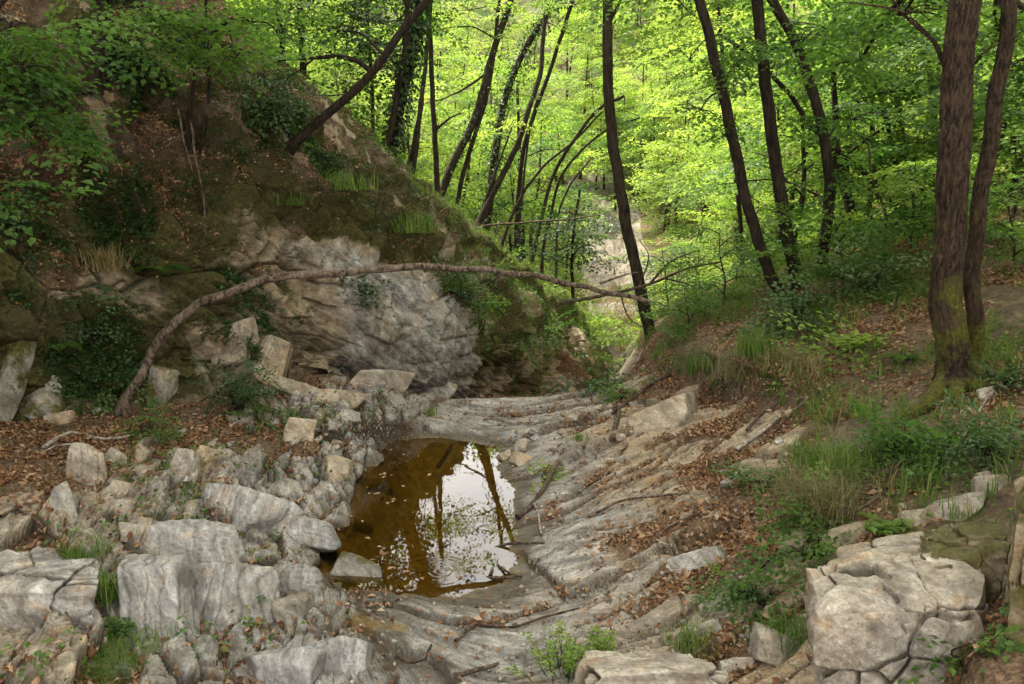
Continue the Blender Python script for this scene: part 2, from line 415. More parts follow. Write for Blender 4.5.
# ------------------------------------------------------------------ terrain
# cross-sections of the ravine, left to right, at increasing depth
# 0 far slope, 1-3 slope above the cliff, 4 cliff top, 5, 6, 7 cliff foot, 8 bench, 9 left rocks, 10 pool edge, 11 stream bed,
# 12 pool edge, 13 slab, 14 bank foot, 15 bank top, 16 terrace, 17 slope, 18 far slope
W = lambda x, z: ('w', x, z)
ST = [
 (1.0, [W(-30,17),W(-9,8.5),W(-8,7),W(-7,5.5),W(-6.2,4),W(-5.4,2.8),W(-5,1.9),W(-4.6,1.2),W(-3.6,1.),W(-2.4,.75),W(-1.2,.5),W(-.4,.45),W(.3,.5),W(1.1,.75),W(1.9,1.15),W(2.4,1.4),W(3.2,1.7),W(5,2.5),W(30,15)]),
 (2.8, [W(-30,17),W(-8.8,8.5),W(-7.8,7),W(-6.9,5.5),W(-6.1,4),W(-5.4,2.8),W(-5,1.9),W(-4.7,1.2),W(-3.6,.95),W(-2.3,.6),W(-1.,.25),W(-.35,.12),W(.3,.14),W(1.,.3),W(1.8,.65),W(2.3,1.0),W(3.,1.35),W(4.8,2.2),W(30,15)]),
 (4.0, [W(-30,17),(-720,-100),(-640,60),(-560,200),(-500,320),(-460,400),(-430,480),(-400,560),(-200,590),(60,630),(300,675),(430,676),(560,672),(700,650),(850,610),(930,570),(1000,540),(1150,470),W(30,15)]),
 (5.0, [W(-30,17),(-550,-80),(-470,60),(-400,170),(-350,260),(-310,330),(-280,400),(-260,470),(-120,490),(80,538),(290,588),(400,600),(500,597),(650,570),(800,525),(880,487),(960,455),(1100,400),W(30,15)]),
 (6.0, [W(-31,17),(-440,-80),(-360,30),(-290,140),(-240,230),(-200,300),(-170,360),(-150,430),(-40,450),(130,485),(322,536),(405,585),(495,545),(630,505),(780,455),(860,425),(960,393),(1080,355),W(30,15)]),
 (7.0, [W(-31,17),(-340,-90),(-260,10),(-190,110),(-130,210),(-90,280),(-60,350),(-40,425),(60,435),(210,458),(340,491),(425,545),(512,495),(640,460),(770,420),(830,395),(920,365),(1050,320),W(30,15)]),
 (8.0, [W(-31,17),(-240,-80),(-160,20),(-90,120),(-30,215),(10,280),(45,345),(75,412),(190,414),(290,430),(366,456),(425,490),(492,460),(610,432),(730,405),(745,362),(850,335),(1024,285),W(31,15)]),
 (9.0, [W(-31,17),(-100,-70),(-20,30),(50,130),(105,215),(140,275),(165,330),(190,385),(270,395),(330,410),(385,420),(440,424),(520,422),(600,412),(700,392),(712,355),(780,325),(1024,255),W(31,15)]),
 (10.0,[W(-32,17),(20,-60),(100,30),(170,120),(218,200),(245,255),(262,310),(280,370),(320,378),(365,388),(410,396),(460,401),(530,401),(590,393),(645,375),(685,342),(750,315),(1024,228),W(31,15)]),
 (11.0,[W(-32,17),(110,-40),(190,50),(255,140),(300,220),(328,268),(342,325),(335,378),(372,390),(410,400),(445,405),(490,408),(550,404),(600,394),(635,370),(675,332),(740,305),(1024,205),W(32,15)]),
 (12.5,[W(-32,17),(190,0),(265,95),(325,175),(380,246),(415,290),(432,345),(412,392),(445,402),(470,408),(490,412),(525,414),(570,410),(605,398),(632,366),(665,328),(730,297),(1024,190),W(32,15)]),
 (14.0,[W(-33,17),(260,50),(325,130),(385,200),(440,262),(470,300),(497,350),(490,400),(515,406),(525,410),(540,413),(560,414),(585,408),(606,392),(630,362),(658,327),(730,290),(1024,180),W(33,15)]),
 (16.0,[W(-33,17),(320,110),(390,190),(450,245),(500,290),(528,318),(550,355),(560,400),(568,403),(573,405),(580,406),(590,405),(600,400),(612,385),(630,357),(656,322),(730,284),(1024,174),W(33,15)]),
 (18.0,[W(-33,16),(380,165),(445,235),(505,285),(555,322),(578,345),(592,368),(600,395),(603,397),(606,399),(609,400),(613,398),(618,394),(626,380),(637,354),(660,317),(740,277),(1024,168),W(33,15)]),
 (21.0,[W(-34,15),(410,230),(475,282),(530,318),(580,350),(597,368),(607,385),(612,400),(615,401),(618,401),(622,400),(626,398),(632,390),(640,375),(650,350),(672,312),(745,270),(1024,163),W(34,16)]),
 (25.0,[W(-35,14),W(-6.,1.6),W(-3,.5),W(-.5,-.3),W(1.6,-1.2),W(2.3,-1.8),W(2.8,-2.2),W(3.2,-2.5),W(3.4,-2.6),W(3.6,-2.65),W(3.8,-2.7),W(4.1,-2.7),W(4.5,-2.6),W(5.1,-2.3),W(5.9,-1.4),W(7.2,-.2),W(9.,1.2),W(15.,4.5),W(36,17)]),
]
def far_station(Y, cx, cz, gw, sl, sr, hl, hr):
    a = [W(-.45*Y - 24, hl)]
    for f, k in ((-17, 1.), (-12, .72), (-8, .5), (-5.5, .34), (-4, .22), (-3, .14), (-2.2, .07)):
        a.append(W(cx + f * gw, cz + sl * k * 17 * gw))
    for f in (-1.5, -1., -.6, 0, .6): a.append(W(cx + f * gw, cz + .04 * abs(f)))
    for f, k in ((1.1, .02), (2.2, .08), (4, .2), (7, .38), (15, .85)): a.append(W(cx + f * gw, cz + sr * k * 17 * gw))
    a.append(W(.45*Y + 26, hr))
    return (Y, a)
FAR = [far_station(32, 5.3, -3.7, 1.0, .42, .45, 18, 22), far_station(45, 6.3, -2.6, 1.4, .45, .5, 26, 30),
       far_station(60, 7.4, 1.2, 1.5, .5, .52, 36, 40), far_station(90, 4., 13., 1.6, .35, .5, 44, 52), far_station(140, -4, 37., 1.6, .2, .3, 50, 58)]

def controls(st):
    Ys = np.array([s[0] for s in st]); X = []; Z = []
    for Y, pts in st:
        q = [(p[1], p[2]) if p[0] == 'w' else tuple(P(p[0], p[1], Y)[[0, 2]]) for p in pts]
        X.append([a for a, b in q]); Z.append([b for a, b in q])
    return Ys, np.array(X), np.array(Z)

def sheet(st, rows, cols):
    Ys, X, Z = controls(st)
    Q = np.stack([X, Z], -1)
    A = hermite(np.log(Ys), Q, np.log(rows))            # rows x 19 x 2
    B = hermite(np.arange(19.), A.transpose(1, 0, 2), cols).transpose(1, 0, 2)
    V = np.stack([B[..., 0], np.broadcast_to(rows[:, None], B.shape[:2]), B[..., 1]], -1)
    return V

def normals(V):
    a = np.gradient(V, axis=0); b = np.gradient(V, axis=1)
    n = np.cross(b, a); n /= np.linalg.norm(n, axis=-1)[..., None] + 1e-9
    return n

def bedding(p):
    """bedding coordinate: a syncline whose layers sweep down to the pool from both sides"""
    x, y, z = p[:, 0], p[:, 1], p[:, 2]
    w = .22 * pn(p, .55, 2) + .10 * pn(p, 1.6, 5)
    return y - (.82 - .14 * np.tanh(x)) * np.sqrt((x + .15) ** 2 + .30) + .55 * z + w

def ledge(t):
    f = t - np.floor(t)
    return f ** .75 * (1 - sstep(.78, 1., f))

def displace(V, K, Yr):
    sh = V.shape[:2]
    n = normals(V)
    p = V.reshape(-1, 3).astype(np.float32); nn = n.reshape(-1, 3).astype(np.float32)
    k = np.broadcast_to(K[None], sh).ravel(); y = p[:, 1]
    bed = np.zeros(len(p), np.float32); D = np.zeros(len(p), np.float32)
    k = k + .25 * pn(p, .6, 8)
    wc = sstep(2.9, 3.8, k) * (1 - sstep(7.0, 7.7, k))
    wl = sstep(7.3, 8.3, k) * (1 - sstep(10.2, 10.9, k)) * (1 - .5 * sstep(9., 10.5, y))
    ws = sstep(10.3, 11., k) * (1 - sstep(13.9, 14.7, k))
    wsoil = np.clip(1 - wc - wl - ws, 0, 1)
    near = y < 26
    # big softness
    D += wsoil * (.16 * fbm(p, .7, 4, 1) + .05 * fbm(p, 3, 3, 2))
    upl = sstep(4.2, 3.6, k) * (y < 26)
    D += upl * (.30 * fbm(p, .8, 5, 6, ridge=True) - .12) + upl * .12 * fbm(p, 2.6, 4, 7)
    rib = fbm(p @ np.array([[.9, .2, 0], [-.4, .9, 0], [.15, .1, .38]], np.float32), 1.0, 5, 91, ridge=True)
    ribm = upl * sstep(1.2, 2.2, k) * sstep(.28, .55, rib)
    D += ribm * .42 + upl * (.12 * fbm(p, 1.7, 4, 92, ridge=True) + .05 * fbm(p, 6, 3, 96))
    bed[:] = bedding(p)
    lit = np.zeros(len(p), np.float32); rock = np.zeros(len(p), np.float32)
    moss = np.zeros(len(p), np.float32); crk = np.zeros(len(p), np.float32)
    # slabs of the stream bed and of the right bank
    m = ws > .01
    q = p[m]; b = bed[m]
    md = fbm(q, .9, 3, 14)
    l1 = ledge(b / .56 + .5 * pn(q, .7, 21)); l2 = ledge(b / .19 + .9 * pn(q, 1.3, 22)); l3 = ledge(b / .06 + 1.2 * pn(q, 2.4, 23))
    f1, f2, rv, vec = worley((q + .18 * np.stack([pn(q, 1.4, 1), pn(q, 1.4, 2), pn(q, 1.4, 3)], 1)) @ np.array([[.85, .5, 0], [-.5, .85, 0], [0, 0, 1]], np.float32), (.5, 1.5, .8), 3)
    al = q[:, 0] * .78 + q[:, 1] * .55 + .15 * pn(q, 1.1, 28)
    bb = b + .06 * pn(q, 2.3, 26)
    f1, f2, rv, vec = worley(np.stack([bb, al, .3 * q[:, 2]], 1), (1.7, .55, 1.), 3)
    g1, g2, rw, vew = worley(np.stack([bb, al, .3 * q[:, 2]], 1), (5.2, 1.5, 1.), 4)
    cr = np.minimum(sstep(.0, .045, f2 - f1), .5 + .5 * sstep(0, .05, g2 - g1))
    wet = sstep(.10, -.02, q[:, 2])
    amp = (.22 + .78 * sstep(.0, .22, q[:, 2])) * (1 - .4*sstep(8.8, 9.6, q[:, 1]))
    h = .08 * (l1 - .4) * np.clip(.75 + 1.2 * md, .1, 1.6) + .045 * (l2 - .4) * np.clip(1 + 2.2 * pn(q, 1.2, 27), 0, 2) + .010 * (l3 - .4) + .16 * (rv[:, 0] - .5) + .20 * vec[:, 0] * (rv[:, 1] - .3) + .12 * vec[:, 1] * (rv[:, 2] - .5) + .05 * (rw[:, 0] - .5) * sstep(-.1, .2, pn(q, .9, 41)) + .04 * vew[:, 0] * (rw[:, 1] - .4) - .04 * (1 - cr)
    h += .014 * fbm(q, 5., 4, 15, ridge=True) + .05 * fbm(q, .9, 2, 16)
    tb = b / .135 + .9 * pn(q, 1.1, 24); fb = np.abs(tb - np.floor(tb) - .5) * 2
    ck = sstep(.88, .98, fb) * sstep(.0, .2, pn(q, 1.7, 25))
    h -= .016 * ck
    crk[m] = np.maximum(ck, .8 * (1 - cr)) * ws[m]
    D[m] += ws[m] * h * amp
    rec = l1 * .45 + .55 * rv[:, 0] + .25 * l2 + .35 * md + .12 * fbm(q, 6, 2, 44)
    up = sstep(.10, .3, q[:, 2])
    lsk = fbm(np.stack([bb / .40, al / 1.5, .4 * q[:, 2]], 1), 1., 3, 45)
    lt = sstep(-.02, .16, lsk + .30 * (.62 - rec) + .30 * sstep(11.6, 13.8, k[m]) - .29 + .35 * sstep(13.5, 14.6, k[m])) * up
    D[m] -= ws[m] * .035 * lt
    lit[m] = lt * ws[m]; rock[m] = ws[m] * (1 - lt)
    # broken rocks left of the pool
    m = wl > .01
    q = p[m]
    rot = q @ np.array([[.88, -.42, .1], [.38, .9, .25], [-.25, -.2, .95]], np.float32)
    rot = rot + .10 * np.stack([fbm(q, 1.8, 3, 51), fbm(q, 1.8, 3, 52), fbm(q, 1.8, 3, 53)], 1)
    f1, f2, rv, vec = worley(rot, (3.4, 1.3, 1.5), 5)
    g1, g2, rw, vew = worley(rot, (9., 3.2, 4.), 9)
    s = rot[:, 0] * 14 + .6 * pn(q, 2, 3)
    h = .30 * (rv[:, 0] - .45) + .30 * (vec[:, 0] * (rv[:, 1] - .5) + vec[:, 1] * (rv[:, 2] - .5)) - .10 * (1 - sstep(0, .07, f2 - f1))
    crk[m] = np.maximum(1 - sstep(0, .06, f2 - f1), .8 * (1 - sstep(0, .05, g2 - g1))) * wl[m]
    h += .10 * (rw[:, 0] - .5) + .10 * (vew[:, 0] * (rw[:, 1] - .5)) - .035 * (1 - sstep(0, .08, g2 - g1)) + .022 * (ledge(s) - .4) + .025 * fbm(q, 4, 5, 6, ridge=True)
    lb = sstep(8.9, 8.3, k[m] + .5 * pn(q, .9, 31)) * (1 - .95 * sstep(.5, .6, rv[:, 0]))
    lb = np.maximum(lb, .9 * sstep(.24, .12, rv[:, 0]) * sstep(.1, .3, q[:, 2]))
    lb = np.maximum(lb, sstep(-3.35, -3.85, q[:, 0] + .45 * pn(q, .8, 35)) * sstep(4.9, 5.4, q[:, 1]))
    D[m] += wl[m] * h * (1 - .6 * lb) * .78 * (1 - .5 * sstep(.25, .0, q[:, 2]))
    lit[m] = np.maximum(lit[m], lb * wl[m]); rock[m] = np.maximum(rock[m], wl[m] * (1 - lb))
    bed[m] = bed[m] * (1 - wl[m]) + wl[m] * rot[:, 0]
    # cliff
    m = wc > .01
    q = p[m]
    rot = q @ np.array([[.75, .1, -.65], [.0, .98, .2], [.66, -.15, .74]], np.float32)
    wq = rot + .12 * np.stack([pn(q, 1.5, 61), pn(q, 1.5, 62), pn(q, 1.5, 63)], 1)
    f1, f2, rv, vec = worley(wq, (1.5, .7, .8), 11)
    g1, g2, rw, vew = worley(wq, (4.2, 2.2, 2.6), 12)
    s = rot[:, 0] / .11 + 1.2 * pn(q, .9, 33)
    S1_ = rot[:, 0] / .47 + 1.1 * pn(q, .6, 34)
    h = .50 * fbm(q, .6, 4, 70) + .26 * (rv[:, 0] - .5) + .34 * (vec[:, 0] * (rv[:, 1] - .5) + vec[:, 1] * (rv[:, 2] - .5)) - .07 * (1 - sstep(0, .05, f2 - f1)) + .22 * (ledge(S1_) - .4)
    h += .11 * (rw[:, 0] - .5) + .10 * (vew[:, 0] * (rw[:, 1] - .5)) - .04 * (1 - sstep(0, .05, g2 - g1)) + .06 * (ledge(s) - .4) + .12 * fbm(q, 1.7, 6, 71, ridge=True)
    crk[m] = np.maximum(crk[m], wc[m] * (1 - .75 * sstep(10.4, 11., q[:, 1]) * sstep(13.8, 13., q[:, 1])) * np.maximum(1 - sstep(0, .05, f2 - f1), .7 * (1 - sstep(0, .05, g2 - g1))))
    grey = sstep(10.6, 11.3, q[:, 1]) * sstep(13.6, 12.6, q[:, 1]) * sstep(4.2, 4.6, k[m])
    h = h * (1 - .62 * grey) + grey * .07 * fbm(q, 1.4, 5, 76, ridge=True) + grey * .25 * sstep(4.6, 5.8, k[m]) - grey * .28 * sstep(6.3, 7.2, k[m])
    D[m] += wc[m] * h
    far = sstep(13., 14.5, q[:, 1])
    steep = np.abs(nn[m][:, 2])
    lc = sstep(.05, .45, fbm(q, .9, 3, 72) + .55 * (rv[:, 2] - .5) + (4.6 - k[m]) * .25)
    lc = np.maximum(lc * (1 - grey), far * sstep(.0, .3, fbm(q, 1.2, 3, 73)))
    lit[m] = np.maximum(lit[m], wc[m] * lc); rock[m] = np.maximum(rock[m], wc[m] * (1 - lc))
    mc = sstep(-.22, .25, fbm(q, .8, 4, 74) + .10 * (5.2 - k[m]) + .28 * sstep(10.2, 8.5, q[:, 1])) * (1 - grey)  # moss, raised on the near left cliff to paint in its shade
    moss[m] = wc[m] * mc * .95
    bed[m] = bed[m] * (1 - wc[m]) + wc[m] * rot[:, 0] * .35
    # soil slopes: patches of litter, moss and green
    nz = fbm(p, .9, 4, 80)
    lit = np.maximum(lit, wsoil * sstep(-.25, .25, nz + .05 - .10 * upl))
    rock = np.maximum(rock, wsoil * sstep(.42, .6, fbm(p, .7, 4, 81)) * .9)
    moss = np.maximum(moss, wsoil * np.maximum(.8 * sstep(.1, .5, fbm(p, 1.1, 3, 82)), upl * sstep(-.15, .25, fbm(p, .9, 4, 86))))  # moss spread over the upper left slope partly to paint in its shade
    rr = ribm * sstep(.74, .86, rib + .25 * fbm(p, 2.2, 3, 88)); rock = np.maximum(rock * (1 - upl * .97), .9 * rr); lit = lit * (1 - .7 * ribm)
    lit = np.maximum(lit, upl * (1 - ribm) * sstep(-.3, .1, fbm(p, 1.1, 3, 93)) * .95)
    moss = np.maximum(moss * (1 - .3 * upl), .95 * ribm * (1 - .8 * rr) * sstep(-.2, .1, fbm(p, 2.4, 4, 94)))
    tan = np.maximum(sstep(.05, .5, p[:, 2] + .25 * fbm(p, .8, 3, 83)) * 1.0, 1.0 * sstep(.35, 1.5, p[:, 0] + .5 * pn(p, .8, 84)))
    tan = np.where(wc > .3, 1.15, tan); 
    g_all = wc * sstep(10.3, 10.9, y + .4 * pn(p, .8, 99)) * sstep(14., 13., y) * sstep(4.0, 5.0, k + .5 * fbm(p, 1.2, 3, 98))
    tan = tan * (1 - g_all) + .02 * g_all
    tan = np.where((wl > .3), np.clip(tan - .45, 0, 1), tan)
    tan = np.where((wc < .1) & (y > 8.9) & (ws > .4), np.minimum(tan, .22 + .5*sstep(12.6, 13.4, k)), tan)
    wetm = sstep(.03, -.05, p[:, 2] + D * nn[:, 2]) * (y > 4.7) * (y < 8.9) * (k > 9) * (k < 13.5)
    wetm = np.maximum(wetm, .75 * sstep(.22, .4, fbm(p, 1.6, 3, 90)) * (y > 4.) * (y < 5.3) * sstep(9.6, 10.2, k) * (1 - sstep(11., 11.6, k)))
    zf = p[:, 2] + D * nn[:, 2]
    damp_shade = .75 * sstep(.11, .02, zf + .06 * pn(p, 3, 95)) * sstep(4.2, 4.9, y) * sstep(9.3, 8.8, y) * sstep(8.6, 9.4, k) * sstep(14, 13, k)
    damp_shade = np.maximum(damp_shade, .6 * sstep(.05, .35, fbm(p, 1.3, 4, 97)) * sstep(3.2, 3.9, y) * sstep(5.5, 5.0, y) * sstep(9.2, 9.9, k) * (1 - sstep(11.2, 12., k)))
    damp_shade = np.where(zf < -.01, 0, damp_shade)
    damp_shade = np.maximum(damp_shade, wc * (.12 + .50 * sstep(-.1, .3, fbm(p, 1.5, 5, 101))) * sstep(11.2, 10.2, y + .8 * pn(p, .7, 102)))  # not moisture: patchy shade of the left cliff put into the colour
    # overhanging lip of turf on the right bank
    Dv = nn * D[:, None]
    und = sstep(14.2, 14.9, k) * (1 - sstep(15.2, 15.8, k)) * (y > 6.8) * (y < 9.6)
    V2 = p + Dv
    V2[:, 0] -= und * .10 * (sstep(14.8, 15.1, k) - .5)
    return V2.reshape(V.shape), dict(rock=rock, tan=tan, moss=moss, litter=lit, wet=wetm, bed=bed, crack=crk, damp_shade=damp_shade), k.reshape(sh)

seg = [24, 45, 60, 80, 90, 90, 80, 70, 90, 110, 120, 75, 75, 150, 140, 75, 80, 90, 40]
cols = np.concatenate([np.linspace(i, i + 1, s_, endpoint=False) for i, s_ in enumerate(seg[:18])] + [[18.]])
rows = np.concatenate([np.geomspace(1.0, 3.2, 50, endpoint=False), np.geomspace(3.2, 25.0, 760)])
V = sheet(ST + FAR[:1], rows, cols)
V, A, K_ = displace(V, cols, rows)
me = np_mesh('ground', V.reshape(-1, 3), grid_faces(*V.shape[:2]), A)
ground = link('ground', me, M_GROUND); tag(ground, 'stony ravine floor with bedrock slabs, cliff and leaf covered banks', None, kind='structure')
GV, GN = V, normals(V)
GA = {k: v.reshape(V.shape[:2]) for k, v in A.items()}
step = 3
sub = V[::step, ::step]
bvh = BVHTree.FromPolygons([tuple(map(float, v)) for v in sub.reshape(-1, 3)], [tuple(map(int, f)) for f in grid_faces(*sub.shape[:2])])
# far valley
colsF = np.concatenate([np.linspace(i, i + 1, max(6, s_ // 4), endpoint=False) for i, s_ in enumerate(seg[:18])] + [[18.]])
rowsF = np.geomspace(21.2, 140, 210)
VF = sheet(ST[-3:] + FAR, rowsF, colsF)
sheetF = VF.shape; kF = np.broadcast_to(colsF[None], VF.shape[:2]).ravel(); pF = VF.reshape(-1, 3).astype(np.float32)
nF = normals(VF).reshape(-1, 3)
gul = sstep(75, 62, pF[:, 1]) * sstep(7.6, 8.6, kF + .4 * pn(pF, .15, 3)) * (1 - sstep(13., 14., kF + .4 * pn(pF, .15, 4)))
bedF = bedding(pF) * .4
dF = (1 - gul) * .9 * fbm(pF, .16, 4, 3) + gul * (.8 * (ledge(pF[:, 1] / 3.1 + pn(pF, .3, 2)) - .4) + .5 * fbm(pF, .7, 4, 7, ridge=True))
VF = pF + nF * dF[:, None]; VF[:, 2] -= .3 * sstep(26, 24, pF[:, 1]); VF = VF.reshape(sheetF)
gold = gul * sstep(.0, .3, fbm(pF, .22, 2, 19) + .2)
AF = dict(rock=gul, tan=.2 + 0 * gul, moss=(1 - gul) * sstep(-.5, -.1, fbm(pF, .3, 3, 9)), litter=(1 - gul) * .7, wet=0 * gul, bed=bedF, crack=0 * gul, damp_shade=.5 * gul)
me = np_mesh('hillside', VF.reshape(-1, 3), grid_faces(*VF.shape[:2]), AF)
hill = link('hillside', me, M_GROUND); tag(hill, 'far wooded valley sides with a rocky gully', None, kind='structure')
subF = VF[::2, ::2]
bvhF = BVHTree.FromPolygons([tuple(map(float, v)) for v in subF.reshape(-1, 3)], [tuple(map(int, f)) for f in grid_faces(*subF.shape[:2])])
print('terrain', V.shape, time.time() - T0)

def hit(px, py):
    o = Vector((0, 0, H_CAM)); d = ray(px, py)
    h = bvh.ray_cast(o, d)
    if h[0] is None or h[0].y > 24.8: h2 = bvhF.ray_cast(o, d); h = h2 if h2[0] is not None else h
    return (Vector(h[0]), Vector(h[1])) if h[0] is not None else (Vector(P(px, py, 20)), Vector((0, 0, 1)))

def gz(x, y, top=60):
    b = bvh if y < 24.8 else bvhF
    h = b.ray_cast(Vector((x, y, top)), Vector((0, 0, -1)))
    return h[0].z if h[0] is not None else 0.

# water
nx_, ny_ = 60, 100
gx, gy = np.meshgrid(np.linspace(-2.6, .9, nx_), np.linspace(4.86, 8.95, ny_))
me = np_mesh('water', np.stack([gx, gy, 0 * gx], -1).reshape(-1, 3), grid_faces(ny_, nx_))
tag(link('water', me, M_WATER), 'still amber pool of water mirroring the sky', None, kind='structure')
# ------------------------------------------------------------------ leaves
def leaf_quads(base, d, up, L, w, fold=.18):
    """rhombic leaves: base points, directions, up vectors, lengths -> verts (n*4,3), faces"""
    n = len(base)
    d = d / (np.linalg.norm(d, axis=1)[:, None] + 1e-9)
    s = np.cross(d, up); s /= np.linalg.norm(s, axis=1)[:, None] + 1e-9
    u = np.cross(s, d)
    L = np.broadcast_to(L, (n,))[:, None]
    a = base; b = base + d * L * .48 + s * L * w + u * L * fold * .5
    c = base + d * L - u * L * .12; e = base + d * L * .48 - s * L * w + u * L * fold * .5
    V = np.stack([a, b, c, e], 1).reshape(-1, 3)
    return V, np.arange(n * 4).reshape(n, 4)

def spray_tpl(L, leaf, seed, sp=.85, wide=.5):
    r = np.random.default_rng(seed)
    B, D = [], []
    def twig(o, ang, ln, dr):
        k = max(2, int(ln / (leaf * sp)))
        for i in range(k):
            t = (i + .6) / k
            p = o + np.array([math.cos(ang) * ln * t, math.sin(ang) * ln * t, -dr * t * t * ln])
            sd = 1 if i % 2 else -1
            a = ang + sd * r.uniform(.5, 1.1)
            B.append(p); D.append([math.cos(a), math.sin(a), r.normal(-.12, .22)])
        B.append(p); D.append([math.cos(ang), math.sin(ang), -.2])
    twig(np.zeros(3), 0, L, .15)
    m = max(3, int(L / (leaf * 2.2)))
    for i in range(m):
        t = .1 + .8 * i / m
        o = np.array([L * t, 0, -.15 * t * t * L])
        for sd in (1, -1):
            if r.random() < .9: twig(o, sd * r.uniform(.7, 1.1), L * wide * (1 - .75 * t) * r.uniform(.7, 1.2), .25)
    B = np.array(B) + r.normal(0, leaf * .12, (len(B), 3)); D = np.array(D)
    up = np.array([0, 0, 1.]) + r.normal(0, .28, (len(B), 3))
    return leaf_quads(B, D, up, leaf * r.uniform(.7, 1.25, len(B)), .34)[0]

SPR = {k: [spray_tpl(L, lf, 40 + i, sp) for i in range(6)] for k, (L, lf, sp) in
       {'near': (.75, .075, .95), 'mid': (1.1, .092, .9), 'far': (1.6, .155, .92), 'tiny': (.4, .045, .9)}.items()}

def place_sprays(acc, cen, kind, r, yaw=None, pitch=.25, sc=(.7, 1.25), bias=0.):
    tpl = SPR[kind]; n = len(cen)
    yaw = r.uniform(0, 2 * np.pi, n) if yaw is None else yaw
    pt = r.normal(.05, pitch, n); rl = r.normal(0, .3, n); s = r.uniform(*sc, n)
    for i in range(n):
        T = tpl[r.integers(len(tpl))]
        cy_, sy_ = math.cos(yaw[i]), math.sin(yaw[i]); cpi, spi = math.cos(pt[i]), math.sin(pt[i]); cr_, sr_ = math.cos(rl[i]), math.sin(rl[i])
        M = np.array([[cy_, -sy_, 0], [sy_, cy_, 0], [0, 0, 1]]) @ np.array([[cpi, 0, spi], [0, 1, 0], [-spi, 0, cpi]]) @ np.array([[1, 0, 0], [0, cr_, -sr_], [0, sr_, cr_]])
        V = T @ (M.T * s[i]) + cen[i]
        nl = len(V) // 4
        a = np.repeat(np.clip(r.normal(.5 + bias, .22) + r.normal(0, .16, nl), 0, 1), 4)
        acc.add(V, np.arange(len(V)).reshape(-1, 4), a)

def blob_pts(c, rad, n, r, hollow=.5):
    v = r.normal(size=(n, 3)); v /= np.linalg.norm(v, axis=1)[:, None]
    return np.asarray(c) + v * (hollow + (1 - hollow) * r.random((n, 1))) ** .6 * np.asarray(rad)

def ivy(acc, path, rad, n, leaf, r, spread=1.6):
    p = resample(path, 60); i = r.integers(0, 59, n)
    d = r.normal(size=(n, 3)); d[:, 2] *= .5; d /= np.linalg.norm(d, axis=1)[:, None]
    b = p[i] + (p[i + 1] - p[i]) * r.random((n, 1)) + d * rad * r.uniform(.8, spread, (n, 1))
    V, F_ = leaf_quads(b, d * .5 + np.array([0, 0, -.7]) + r.normal(0, .3, (n, 3)), d + .2, leaf * r.uniform(.7, 1.3, n), .42)
    acc.add(V, F_, np.repeat(r.random(n), 4))

# ------------------------------------------------------------------ trees traced from the photograph
def px_path(pts, Y):
    Ys = np.broadcast_to(np.asarray(Y, float), (len(pts),)) if np.ndim(Y) == 0 else np.asarray(Y)
    return np.array([P(a, b, y) for (a, b), y in zip(pts, Ys)])

